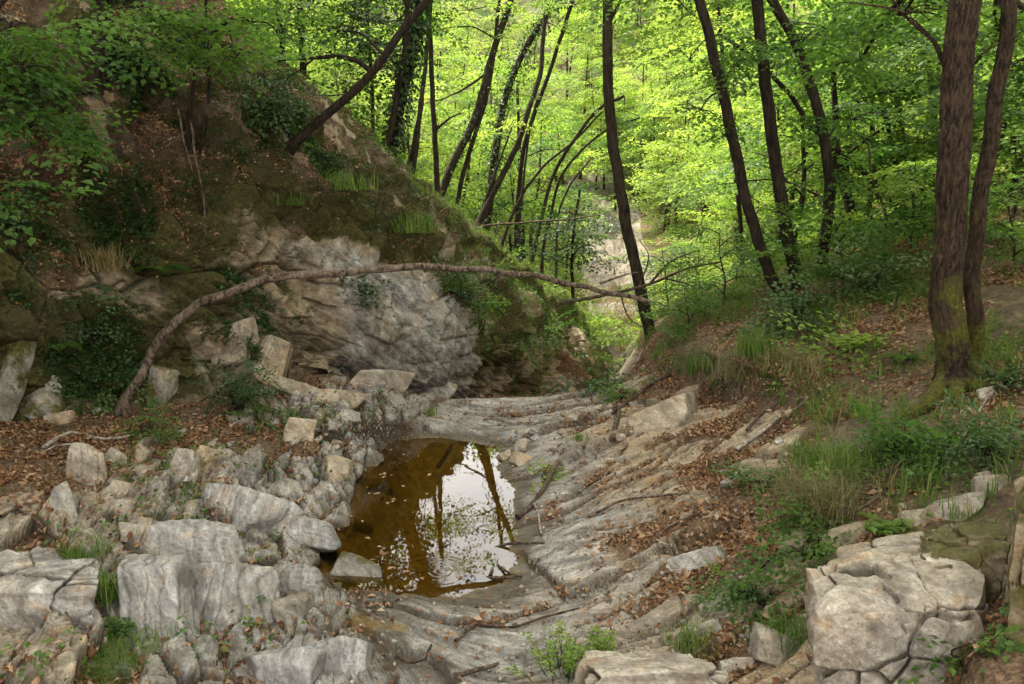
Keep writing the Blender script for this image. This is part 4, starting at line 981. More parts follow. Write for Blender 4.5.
RK = [ # label, px, py, w, h, depth, tilt, material, options
 ('tall grey slab standing upright at the head of the broken rocks', 84, 482, 36, 84, .6, -8, M_PALE, dict(ribs=.02, planes=6)),
 ('narrow grey slab leaning at the foot of the tall upright slab', 60, 508, 22, 52, .7, -14, M_GREY, dict(planes=6)),
 ('pointed pale block with a shaded underside beside the tall slab', 113, 464, 25, 30, .9, -18, M_PALE, dict(planes=6, sharp=.03)),
 ('brown angular block with a dark notch behind the pointed block', 136, 459, 20, 26, .9, 10, M_TAN, dict(planes=8)),
 ('small squared block in front of the pointed block', 114, 492, 22, 24, .9, 25, M_PALE, dict(planes=5, sharp=.03)),
 ('rounded white stone low in the broken rocks', 118, 514, 28, 24, .9, 15, M_PALE, dict(planes=8)),
 ('squat tan stone resting against the rounded white stone', 128, 536, 26, 22, .9, 20, M_PALE, dict(planes=8)),
 ('thin upright flake between the white blocks', 143, 532, 14, 28, .8, 6, M_TAN, dict(planes=5)),
 ('white faced block with ribbed brown side in the broken rocks', 178, 472, 30, 46, .8, 12, M_PALE, dict(ribs=.03, planes=6)),
 ('ribbed brown block like stacked boards in the broken rocks', 206, 470, 40, 46, .8, 14, M_TAN, dict(ribs=.06, rib_n=11, planes=5)),
 ('lower ribbed brown block ending in grass', 196, 520, 40, 32, .8, 8, M_TAN, dict(ribs=.06, rib_n=10, planes=5)),
 ('large bright grey slab sloping to the pool', 234, 522, 54, 48, .8, 18, M_BAND, dict(ribs=.02, planes=6)),
 ('long pale ledge running to the pool edge', 292, 533, 78, 24, 1.0, 6, M_BAND, dict(ribs=.02, rib_axis=2, planes=6)),
 ('split grey stone just above the long pale ledge', 288, 497, 36, 28, .9, 14, M_GREY, dict(planes=8)),
 ('smooth tan boulder at the upper left corner of the pool', 336, 473, 34, 30, .9, 0, M_TAN, dict(planes=8)),
 ('tan stone uphill of the pool corner boulder', 297, 437, 34, 32, .9, 20, M_TAN, dict(planes=7)),
 ('plank shaped tan stone slanting among the dead leaves', 321, 430, 12, 38, .8, -30, M_TAN, dict(planes=5)),
 ('flat tan slab high on the leaf bench', 300, 393, 46, 16, .9, 28, M_TAN, dict(planes=6)),
 ('pale slab by the base of the grey cliff', 334, 400, 42, 16, 1., 18, M_TAN, dict(planes=6)),
 ('grey flat stone on the leaves near the brush pile', 346, 419, 26, 12, 1., 0, M_GREY, dict(planes=7)),
 ('pale stone fallen under the grey overhang', 376, 384, 54, 26, .9, 0, M_PALE, dict(planes=9)),
 ('broad rounded stone in the shade of the grey overhang', 428, 392, 52, 22, .9, 4, M_GREY, dict(planes=9)),
 ('squared stone lying on the leaves below the arched branch foot', 57, 422, 25, 18, .9, 0, M_TAN, dict(planes=6)),
 ('small flat stone left of the arched branch foot', 94, 414, 25, 11, 1., -4, M_PALE, dict(planes=6)),
 ('grey bulging rib of bedrock streaked with white', 188, 560, 86, 48, .9, 12, M_BAND, dict(ribs=.03, rib_n=6, planes=6, rough=.05)),
 ('dark polished rib of bedrock descending to the bottom edge', 160, 628, 66, 116, .7, -16, M_BAND, dict(ribs=.03, rib_n=5, planes=6, sub=6)),
 ('rounded rib with curved white bands beside the dark polished rib', 220, 616, 62, 72, .8, -10, M_BAND, dict(ribs=.035, rib_n=5, planes=6, sub=6)),
 ('banded grey slab in the wet channel', 280, 586, 84, 30, .9, 8, M_BAND, dict(ribs=.03, rib_n=8, planes=6)),
 ('dark stone beside the wet channel', 290, 616, 44, 38, .9, 0, M_WET, dict(planes=8)),
 ('wet dark boulder at the near left end of the pool', 354, 583, 62, 40, .9, 6, M_WET, dict(planes=7, rough=.05)),
 ('grey stone at the bottom edge below the wet channel', 284, 676, 66, 38, .9, 0, M_BAND, dict(planes=8)),
 ('striped stone at the bottom edge right of the wet channel', 340, 668, 56, 40, .9, 10, M_BAND, dict(ribs=.03, planes=7)),
 ('small stone at the upper end of the pool, upright and white', 521, 449, 13, 15, .9, 0, M_PALE, dict(planes=6, sub=4)),
 ('flat tan stone lying against the upright white stone', 524, 462, 24, 14, 1., 8, M_TAN, dict(planes=6, sub=4)),
 ('yellowish stone left of the upright white stone', 505, 459, 15, 14, .9, 0, M_TAN, dict(planes=6, sub=4)),
 ('white stone pair member on the far slab lip', 553, 431, 14, 9, 1., 0, M_PALE, dict(planes=6, sub=4)),
 ('thin standing chip on the far slab', 569, 421, 8, 13, .8, 0, M_TAN, dict(planes=5, sub=4)),
 ('little white pebble on the far slab, left of the others', 519, 433, 10, 7, 1., 0, M_PALE, dict(planes=6, sub=4)),
 ('large smooth tan slab below the turf bank', 664, 424, 62, 34, 1.3, -16, M_TAN, dict(planes=5, rough=.03)),
 ('square stone at the foot of the stout mossy tree', 968, 384, 13, 16, .9, 10, M_TAN, dict(planes=5, sub=4)),
 ('flat pale stone right of the stout tree foot', 994, 396, 28, 16, .9, -10, M_PALE, dict(planes=6, sub=4)),
 ('small yellow stone under the sticks by the stout tree', 969, 414, 11, 10, .9, 0, M_TAN, dict(planes=6, sub=4)),
 ('long pale stone on the right bank above the boulder', 952, 516, 50, 24, .9, -20, M_PALE, dict(planes=7)),
 ('blocky stone uphill of the long pale one on the right bank', 992, 492, 36, 24, .9, -16, M_PALE, dict(planes=7)),
 ('small grey stone in the leaves of the right bank', 985, 480, 16, 13, .9, 0, M_PALE, dict(planes=7, sub=4)),
 ('slim stone lying level above the jointed boulder', 918, 520, 44, 16, .9, -14, M_PALE, dict(planes=7)),
 ('white stone among the grass near the bottom right', 722, 612, 40, 24, .9, -20, M_PALE, dict(planes=7)),
 ('low pale stone in the leaves below the grass', 735, 668, 36, 16, .9, 0, M_PALE, dict(planes=7)),
 ('blocky grey stone in the wood sorrel patch', 700, 640, 50, 22, .9, -24, M_PALE, dict(planes=7)),
 ('tan knob of rock below the grass clump', 786, 548, 44, 26, .9, -20, M_TAN, dict(planes=7)),
 ('folded white rock with a dark hollow on the right slab', 706, 570, 50, 32, .9, -20, M_GREY, dict(planes=7)),
 ('tan rock rib on the bank below the heather', 850, 540, 60, 22, .9, -16, M_TAN, dict(planes=7)),
 ('mossy upright rock at the left edge of the view', 4, 376, 34, 96, .9, 4, M_GREYM, dict(planes=7)),
 ('mossy block at the foot of the left cliff', 40, 398, 50, 56, .9, -8, M_GREYM, dict(planes=7)),
 ('brown block behind the arched branch foot', 152, 392, 44, 44, .8, 10, M_GREYM, dict(planes=7, ribs=.03)),
 ('pale squared outcrop in the cliff above the holly bush', 226, 350, 44, 40, .8, 0, M_TAN, dict(planes=7, ribs=.03)),
 ('ribbed tan outcrop at the cliff foot right of the holly bush', 268, 362, 36, 46, .8, 8, M_TAN, dict(planes=7, ribs=.04)),
]
for i, (lb, px, py, w, h, dp, tl, mt, kw) in enumerate(RK):
    kw = dict(kw); sb = kw.pop('sub', 5)
    rock(lb, px, py, w, h, dp, tl, mt, 100 + i, sb, 'rock', **kw)
# small loose stones on the leaves and slabs
protos = []
def stone(px, py, d, mat, seed, label, group):
    p_, n_ = hit(px, py)
    if len(protos) < 8:
        v, f, cr = rock_shape(4, np.array([1., .8, .6]), seed, planes=8)
        o = link('stone', np_mesh('stone', v, f, {'crack': cr}), mat); protos.append(o)
    else:
        o = protos[seed % 8].copy(); C.objects.link(o)
    s = d * p_.y / F_PX; o.scale = (s, s * rng.uniform(.7, 1.1), s * rng.uniform(.7, 1.1)); o.location = p_ + n_ * s * .12
    o.rotation_euler = (rng.uniform(-.4, .4), rng.uniform(-.4, .4), rng.uniform(0, 6.3)); tag(o, label, 'stone', group)
spots = [((110, 260), (430, 560), 34, 'loose chip of stone among the broken rocks left of the pool', 'loose chips left of the pool'),
         ((290, 350), (395, 450), 22, 'small stone on the dead leaves above the pool', 'small stones on the leaf bench'),
         ((520, 640), (400, 440), 20, 'pebble on the far slab beyond the pool', 'pebbles on the far slab'),
         ((590, 800), (440, 600), 34, 'small stone among the leaves on the right slabs', 'small stones on the right slabs'),
         ((640, 800), (610, 680), 16, 'stone in the grass left of the jointed boulder', 'stones in the bottom right grass'),
         ((860, 1010), (440, 530), 18, 'stone in the leaves of the upper right bank', 'stones on the right bank')]
sd = 0
for (x0, x1), (y0, y1), n, lb, g in spots:
    for _ in range(n):
        stone(rng.uniform(x0, x1), rng.uniform(y0, y1), rng.uniform(4, 11), [M_PALE, M_GREY, M_TAN, M_PALE][sd % 4], sd, lb, g); sd += 1
print('rocks', time.time() - T0)

ga = Acc()
for _ in range(900):
    q = hit(rng.uniform(300, 800), rng.uniform(395, 684))
    if q[0].z < .03: continue
    s_ = rng.uniform(.006, .02); v_, f_ = ICO_S
    ga.add(np.array(q[0]) + np.array([0, 0, s_ * .3]) + v_ * s_ * rng.uniform(.6, 1.2, 3) + 0, np.concatenate([f_, f_[:, 2:3]], 1)[:, :3], rng.random())
me = np_mesh('gravel', np.concatenate(ga.V), np.concatenate(ga.F), {'crack': np.zeros(ga.n)}, False)
tag(link('gravel', me, M_PALE), 'fine chips of stone scattered over the slabs', 'gravel', kind='stuff')
# ------------------------------------------------------------------ sticks and branches
def stick(label, pts, w0, w1, mat=None, lift=.02, name='stick', cat='stick', Y=None, twigs=(), seed=1, sides=8, wob=.02, group=None):
    """a stick lying along the given pixels on the ground (or at given depths)"""
    if Y is None: q = [np.array(hit(a, b)[0] + hit(a, b)[1] * lift) for a, b in pts]
    else: q = list(px_path(pts, Y))
    q = np.array(q); base = q[0].copy()
    acc = Acc(); s = q[:, 1].mean() / F_PX / 2
    tube(acc, q - base, w0 * s, w1 * s, sides, seed=seed, rough=.32 if sides > 8 else .22, flare=.5 if sides > 8 else 0, wob=wob, n=max(10, min(150, int(np.linalg.norm(np.diff(q, axis=0), axis=1).sum() / .04))))
    o = acc.obj(name, mat or M_DEADWOOD); o.location = base; tag(o, label, cat, group)
    for tp, tw in twigs:
        Yt = q[:, 1].mean() if Y is None else (Y if np.ndim(Y) == 0 else np.mean(Y))
        if np.ndim(tp[0]) and len(tp[0]) == 3: tq = np.array([P(*a) for a in tp])
        else:
            tq = px_path(tp, Yt)
            k = q[np.argmin(np.linalg.norm(q[:, [0, 2]] - tq[0][[0, 2]], axis=1))]; tq[:, 1] += k[1] - tq[0][1]
        a2 = Acc(); tube(a2, tq - base, tw * s, tw * s * .4, 6, seed=seed + 2, wob=.02); a2.obj('twig', mat or M_DEADWOOD, o)
    return o

arch = [(122, 422), (128, 402), (138, 378), (152, 352), (170, 328), (190, 310), (214, 298), (236, 290), (262, 282), (285, 277), (312, 275), (340, 273), (370, 268), (405, 266), (440, 266), (480, 269), (520, 274), (560, 281), (600, 291), (650, 302)]
stick('long weathered branch arching over the pool from the leafy bench', arch, 9.5, 5, M_DEADWOOD, name='arched_branch', cat='branch',
      Y=list(np.interp(np.linspace(0, 1, len(arch)), [0, .3, 1], [7.75, 7.9, 9.3])), sides=14, wob=.07,
      twigs=[([(608, 292), (630, 284), (650, 280)], 3), ([(318, 275), (322, 262), (330, 250)], 2)])
stick('fallen branch crossing behind the tip of the arched branch', [(558, 304), (600, 296), (650, 284), (690, 268), (720, 262)], 4, 2, M_DARKWOOD, Y=12.6, name='fallen_branch', cat='branch',
      twigs=[([(650, 284), (670, 262), (700, 250)], 3), ([(620, 292), (632, 320), (650, 330)], 2), ([(665, 278), (690, 285), (705, 296)], 2), ([(640, 286), (648, 255), (640, 240)], 2)])
stick('horizontal grey limb across the spur saplings', [(450, 246), (485, 226), (520, 223), (560, 220), (600, 215)], 2.6, 1.2, M_DARKWOOD, Y=17.5, name='fallen_branch', cat='branch')
ST_ = [
 ('straight bleached stick leaning on the leaf litter of the right bank', [(735, 452), (757, 437), (784, 414)], 5, 3, M_PALEWOOD, []),
 ('rotten log slanting out of the bush on the right bank', [(842, 518), (872, 490), (915, 450)], 11, 9, M_DARKWOOD, []),
 ('pale curved root like stick below the stout mossy tree', [(934, 410), (946, 398), (965, 391), (997, 382), (1020, 372)], 6, 4, M_DEADWOOD, []),
 ('thin bleached stick propped below the stout tree', [(948, 482), (957, 455), (972, 425), (990, 398)], 3, 2, M_PALEWOOD, []),
 ('grey stick at the right edge of the upper bank', [(996, 436), (1010, 430), (1030, 424)], 5, 4, M_PALEWOOD, []),
 ('thin grey stick below the rotten log', [(842, 520), (870, 508), (895, 490), (920, 484)], 4, 2, M_DEADWOOD, []),
 ('bleached twisted stick lying on top of the jointed boulder', [(930, 588), (945, 570), (962, 553), (972, 545)], 6, 3, M_DEADWOOD, [([(950, 565), (962, 546), (966, 538)], 3)]),
 ('thin twig crossing the face of the jointed boulder', [(893, 610), (908, 632), (916, 660), (918, 690)], 3, 2, M_DARKWOOD, []),
 ('straight dark stick sticking out of the pool debris', [(491, 580), (497, 562), (504, 534)], 5, 3, M_DARKWOOD, []),
 ('long dark stick along the right pool edge', [(464, 580), (490, 581), (518, 579)], 5, 3, M_DARKWOOD, []),
 ('slanting stick in the pool debris', [(488, 556), (505, 548), (530, 546), (545, 545)], 4, 2, M_DARKWOOD, []),
 ('short brown stick in the pool debris', [(492, 564), (506, 574), (522, 580)], 4, 2, M_DARKWOOD, []),
 ('dark wet branch at the pool outlet corner', [(518, 520), (530, 508), (545, 490), (558, 462), (563, 452)], 6, 3, M_DARKWOOD, []),
 ('pale thin stick standing by the pool outlet corner', [(542, 538), (540, 522), (536, 505)], 3, 2, M_PALEWOOD, []),
 ('thin crooked twig across the near grey slabs', [(455, 645), (475, 628), (510, 630), (545, 620), (580, 612)], 4, 2, M_DARKWOOD, [([(510, 630), (520, 642), (532, 652)], 3)]),
 ('dark stub of branch at the bottom edge', [(455, 680), (480, 672), (498, 668)], 6, 4, M_DARKWOOD, []),
 ('bent dark branch on the wet slab near the bottom', [(395, 660), (408, 668), (425, 660), (432, 648)], 5, 3, M_DARKWOOD, []),
 ('dark forked stick standing on the slab above the right leaves', [(612, 440), (616, 425), (618, 412)], 6, 4, M_DARKWOOD, [([(616, 438), (622, 426), (624, 418)], 5)]),
 ('long dark stick on the turf below the lone tall tree', [(616, 412), (638, 398), (652, 384), (672, 374)], 5, 3, M_DARKWOOD, []),
 ('thin bare stick on the far slab beside the pool', [(438, 468), (446, 456), (452, 446)], 4, 3, M_DARKWOOD, []),
 ('bleached driftwood piece on the leaves below the arched branch foot', [(40, 452), (58, 442), (72, 436), (100, 442), (134, 438)], 5, 3, M_PALEWOOD, [([(72, 436), (85, 430), (110, 428)], 3)]),
 ('dark stick across the leaves at the left edge', [(0, 520), (20, 512), (40, 518), (55, 538)], 4, 3, M_DARKWOOD, []),
 ('thin twig lying on the right slab leaves', [(650, 545), (670, 530), (690, 520), (715, 508)], 3, 2, M_DEADWOOD, []),
 ('long thin twig lying along the right slab', [(590, 520), (620, 505), (655, 498), (690, 495)], 3, 2, M_DEADWOOD, []),
 ('grey fallen pole on the upper left slope', [(48, 35), (75, 62), (98, 92), (120, 125), (142, 146)], 4, 3, M_DEADWOOD, []),
 ('curved stick on the bank below the terrace trio', [(745, 432), (758, 418), (778, 405), (790, 392)], 3, 2, M_DARKWOOD, []),
 ('thin stick over the litter under the turf bank', [(760, 445), (775, 432), (800, 408), (835, 384)], 3, 2, M_DEADWOOD, []),
 ('brown twig by the plants left of the boulder', [(755, 575), (775, 560), (800, 552)], 4, 3, M_DEADWOOD, []),
]
for i, (lb, pts, a, b, m_, tw) in enumerate(ST_): stick(lb, pts, a, b, m_, twigs=tw, seed=200 + i, lift=.03)
# hanging vines down the left cliff
for i, pts in enumerate([[(190, 120), (196, 160), (203, 200), (206, 235)], [(177, 108), (184, 140), (192, 170)], [(206, 0), (205, 40), (208, 90)], [(160, 150), (178, 140), (186, 132)], [(238, 75), (241, 100), (240, 120)]]):
    q = [hit(*p)[0] for p in pts]; yv = min(p.y for p in q) - .15
    stick(['long thin vine hanging down the mossy cliff', 'short vine above the long hanging vine', 'vine dropping from the top beside the cliff sapling', 'sideways vine at the foot of the cliff sapling', 'pale vine at the dark grey bush'][i], pts, 2.4, 1.4, M_DEADWOOD, Y=yv, name='vine', cat='vine', wob=.03)
# brush pile at the upper left of the pool: one heap nobody could count
br = Acc(); c0, _ = hit(372, 440)
for i in range(120):
    o_ = np.array([rng.normal(0, .20), rng.normal(0, .16), rng.uniform(-.03, .10)]); d_ = np.array([rng.normal(0, .16), rng.normal(0, .10), rng.uniform(.02, .30)])
    tube(br, np.array([o_, o_ + d_ * .5 + rng.normal(0, .03, 3), o_ + d_]), rng.uniform(.003, .007), .002, 4, n=7, seed=i)
o = br.obj('brush_debris', M_DARKWOOD); o.location = c0; tag(o, 'tangle of dry twigs at the upper left corner of the pool', 'twigs', kind='stuff')
rt = Acc(); 
for i in range(26):
    a_ = (rng.uniform(700, 812), rng.uniform(372, 384)); p0 = np.array(hit(*a_)[0]); e_ = p0 + [rng.normal(-.05, .12), -rng.uniform(.05, .2), -rng.uniform(.1, .35)]
    tube(rt, np.array([p0, (p0 + e_) / 2 + [0, -.08, .02], e_]), .006, .002, 4, n=8, seed=i)
o = rt.obj('hanging_roots', M_DEADWOOD); tag(o, 'thin bare roots dangling from the cut turf bank', 'roots', kind='stuff')
print('sticks', time.time() - T0)

# ------------------------------------------------------------------ leaf litter
def scatter(weight, n, r):
    """n points on the near ground, cell chosen by weight (rows-1, cols-1)"""
    w = weight.ravel(); w = w / w.sum()
    idx = r.choice(len(w), n, p=w); i, j = idx // (GV.shape[1] - 1), idx % (GV.shape[1] - 1)
    u, v = r.random((n, 1)), r.random((n, 1))
    p = (GV[i, j] * (1 - u) + GV[i, j + 1] * u) * (1 - v) + (GV[i + 1, j] * (1 - u) + GV[i + 1, j + 1] * u) * v
    return p, GN[i, j], i, j
A_, B_ = GV[1:, :-1] - GV[:-1, :-1], GV[:-1, 1:] - GV[:-1, :-1]
area = np.linalg.norm(np.cross(A_, B_), axis=-1)
mid = GV[:-1, :-1]
px_ = 512 + F_PX * mid[..., 0] / np.maximum(mid[..., 1], .5)
inview = (mid[..., 1] > 3) & (px_ > -160) & (px_ < 1200)
dist = mid[..., 1]
lit_w = area * inview * GA['litter'][:-1, :-1] * np.clip(6.5 / dist, .3, 1) ** 1.2 * (GA['wet'][:-1, :-1] < .3)
flat_n = GN[:-1, :-1, 2]
lit_w = lit_w * sstep(.15, .6, np.abs(flat_n))
nl = 330000
lit_w = lit_w + .5 * area * inview * GA['crack'][:-1, :-1] * (K_[:-1, :-1] > 8) * (K_[:-1, :-1] < 13.5) * (mid[..., 2] > .03)
lit_w = lit_w * (1 + 1.6 * sstep(4.6, 3.8, K_[:-1, :-1]) * (dist < 17)) * (.12 + sstep(-.15, .3, fbm(mid.reshape(-1, 3).astype(np.float32), 2.4, 3, 66).reshape(mid.shape[:2])))
p, n, i_, j_ = scatter(lit_w + .006 * area * inview * sstep(.5, .9, np.abs(flat_n)), nl, rng)
n = n * np.sign(n[:, 2:3])
d = rng.normal(size=(nl, 3)); d -= (d * n).sum(1)[:, None] * n; d += n * rng.normal(.12, .25, (nl, 1))
V_, F_ = leaf_quads(p + n * rng.uniform(.002, .03, (nl, 1)), d, n + rng.normal(0, .35, (nl, 3)), np.minimum(rng.lognormal(-3.28, .32, nl), .075), .30, .3)
la = Acc(); la.add(V_, F_, np.repeat(np.clip(rng.beta(1.6, 1.8, nl), 0, 1), 4))
o = la.obj('leaf_litter', M_DEAD, smooth=False); tag(o, 'brown dead leaves strewn over benches, slabs and banks', 'dead leaves', kind='stuff')

npl = 70
fx = np.where(rng.random(npl) < .6, rng.normal(-1.3, .35, npl), rng.uniform(-1.6, .2, npl)); fy = rng.uniform(5.1, 8.4, npl)
d = rng.normal(size=(npl, 3)) * [1, 1, .03]
V_, F_ = leaf_quads(np.stack([fx, fy, np.full(npl, .006)], 1), d, np.tile([0, 0, 1.], (npl, 1)) + rng.normal(0, .06, (npl, 3)), rng.uniform(.03, .075, npl), .3, .12)
la = Acc(); la.add(V_, F_, np.repeat(rng.random(npl), 4)); o = la.obj('floating_leaves', M_DEAD, smooth=False); tag(o, 'dead leaves and bits floating on the pool', 'dead leaves', kind='stuff')
# low green growth over slopes: ground cover (stuff)
green = fbm(GV.reshape(-1, 3).astype(np.float32), .9, 4, 55).reshape(GV.shape[:2])[:-1, :-1]
kk = K_[:-1, :-1]
gz_w = area * inview * (.5 * sstep(13.9, 14.5, kk) * sstep(15.2, 14.8, kk) * sstep(-.1, .2, green) + 1.3 * GA['crack'][:-1, :-1] * sstep(8.2, 8.8, kk) * sstep(10.6, 10.2, kk) * (mid[..., 2] > .08) * sstep(.0, .3, green + .1) + sstep(14.6, 15.3, kk) * sstep(-.22, .2, green + .14 * sstep(8, 12, dist)) * np.clip(9 / dist, .4, 1)
                        + .9 * sstep(4.6, 3.8, kk) * sstep(.0, .4, green + .35 * sstep(12.5, 14., dist)) * (mid[..., 1] > 7)
                        + .7 * sstep(3.6, 4.2, kk) * sstep(6.8, 6., kk) * sstep(.1, .4, green + .3 * sstep(13, 15, dist)) * np.where((dist > 10.8) & (dist < 12.8), .12, 1))
def ground_cover(name, label, n, mat, leaf, hgt, seed, wgt):
    r = np.random.default_rng(seed)
    m = n // 5
    p, nn, i_, j_ = scatter(wgt, m, r)
    p = np.repeat(p, 5, 0) + r.normal(0, hgt * .5, (m * 5, 3)) * [1, 1, .2]
    p[:, 2] += np.abs(r.normal(0, hgt, m * 5))
    d = r.normal(size=(m * 5, 3)) * [1, 1, .4]; a = Acc()
    V_, F_ = leaf_quads(p, d, np.array([0, 0, 1.]) + r.normal(0, .35, (m * 5, 3)), leaf * r.uniform(.6, 1.3, m * 5), .36)
    a.add(V_, F_, np.repeat(r.random(m * 5), 4)); o = a.obj(name, mat, smooth=False); tag(o, label, 'undergrowth', kind='stuff')
ground_cover('undergrowth', 'low green leaves growing over the banks and slopes', 150000, M_LEAF[1], .042, .07, 1, gz_w)
ground_cover('undergrowth', 'small bright plants creeping over the earthy end of the left spur', 9000, M_LEAF[1], .05, .06, 7, area * inview * sstep(4.3, 5, kk) * sstep(7.3, 6.6, kk) * sstep(13.3, 14.2, dist) * sstep(-.1, .2, green))
ground_cover('ivy_cover', 'dark ivy trailing over the left cliff and slope', 75000, M_LEAF[2], .05, .05, 2,
             area * inview * sstep(.05, .4, green + .05) * sstep(1.2, 2., kk) * sstep(7.2, 6.2, kk) * sstep(12.5, 10.2, dist))
def blades(p, r, h, w, lean, col):
    n = len(p); a = r.uniform(0, 6.28, n); d = np.stack([np.cos(a), np.sin(a), 0 * a], 1); s = np.stack([-np.sin(a), np.cos(a), 0 * a], 1)
    hh = h * r.uniform(.5, 1.2, (n, 1)); ln = lean * r.uniform(.2, 1.2, (n, 1)) * hh; up = np.array([0, 0, 1.])
    m1 = p + up * hh * .6 + d * ln * .35; t = p + up * hh * (1 - .3 * np.minimum(ln / hh, 1)) + d * ln
    V_ = np.stack([p - s * w, p + s * w, m1 + s * w * .8, m1 - s * w * .8, t - s * w * .15, t + s * w * .15], 1).reshape(-1, 3)
    b = np.arange(n)[:, None] * 6
    F_ = np.concatenate([b + [0, 1, 2, 3], b + [3, 2, 5, 4]])
    return V_, F_, np.repeat(col, 6)
gw = area * inview * (sstep(14.1, 14.7, kk) * (1 - sstep(16.5, 17.2, kk)) * sstep(.0, .4, green + .15) + .6 * sstep(13.5, 15.5, dist) * sstep(4.8, 4., kk) * sstep(2., 3., kk))
p, nn, i_, j_ = scatter(gw, 8000, rng)
p = np.repeat(p, 7, 0) + rng.normal(0, .03, (8000 * 7, 3)) * [1, 1, .2]
V_, F_, cc = blades(p, rng, .20, .0035, .6, rng.random(len(p)))
a = Acc(); a.add(V_, F_, cc); o = a.obj('grass', M_GRASS, smooth=False); tag(o, 'thin grass growing along the banks', 'grass', kind='stuff')
p, nn, i_, j_ = scatter(gw, 1500, rng)
p = np.repeat(p, 7, 0) + rng.normal(0, .04, (1500 * 7, 3)) * [1, 1, .2]
V_, F_, cc = blades(p, rng, .22, .003, 1.3, rng.random(len(p)))
a = Acc(); a.add(V_, F_, cc); o = a.obj('dry_grass', M_DRYGRASS, smooth=False); tag(o, 'dry straw coloured grass bent over the turf banks', 'grass', kind='stuff')
# far hillside undergrowth
wF = np.linalg.norm(np.cross(VF[1:, :-1] - VF[:-1, :-1], VF[:-1, 1:] - VF[:-1, :-1]), axis=-1)
mF = VF[:-1, :-1]; pxF = 512 + F_PX * mF[..., 0] / mF[..., 1]
gF = gul.reshape(VF.shape[:2])[:-1, :-1]
wF = wF * (pxF > -60) * (pxF < 1090) * (1 - gF) / (mF[..., 1] / 25) ** .9
w_ = (wF / wF.sum()).ravel(); idx = rng.choice(len(w_), 16000, p=w_)
pF2 = mF.reshape(-1, 3)[idx] + rng.normal(0, .5, (16000, 3)) * [1, 1, 0] + [0, 0, .4]
a = Acc(); place_sprays(a, pF2, 'far', rng, None, .3, (.6, 1.1), .05)
o = a.obj('undergrowth', M_LEAF[0], smooth=False); tag(o, 'mass of bright undergrowth covering the far valley sides', 'undergrowth', kind='stuff')
# golden dry grass in the gully
pyF = 342 - F_PX * ((mF[..., 2] - H_CAM) * cp + mF[..., 1] * sp) / (mF[..., 1] * cp - (mF[..., 2] - H_CAM) * sp)
wg = np.linalg.norm(np.cross(VF[1:, :-1] - VF[:-1, :-1], VF[:-1, 1:] - VF[:-1, :-1]), axis=-1) * (mF[..., 1] > 26) * (mF[..., 1] < 42) * sstep(.02, .3, fbm(mF.reshape(-1, 3).astype(np.float32), .25, 2, 5).reshape(mF.shape[:2]) + .15) * (np.abs(mF[..., 0] - 6.2) < 2.6)
w_ = (wg / wg.sum()).ravel(); idx = rng.choice(len(w_), 9000, p=w_)
pg = mF.reshape(-1, 3)[idx] + rng.normal(0, .12, (9000, 3)) * [1, 1, .1]
V_, F_, cc = blades(pg, rng, .38, .014, .9, .55 + .45 * rng.random(len(pg)))
a = Acc(); a.add(V_, F_, cc); o = a.obj('dry_grass', M_DRYGRASS, smooth=False); tag(o, 'golden dry grass on the bank of the far gully', 'grass', kind='stuff')
print('scatter', time.time() - T0)

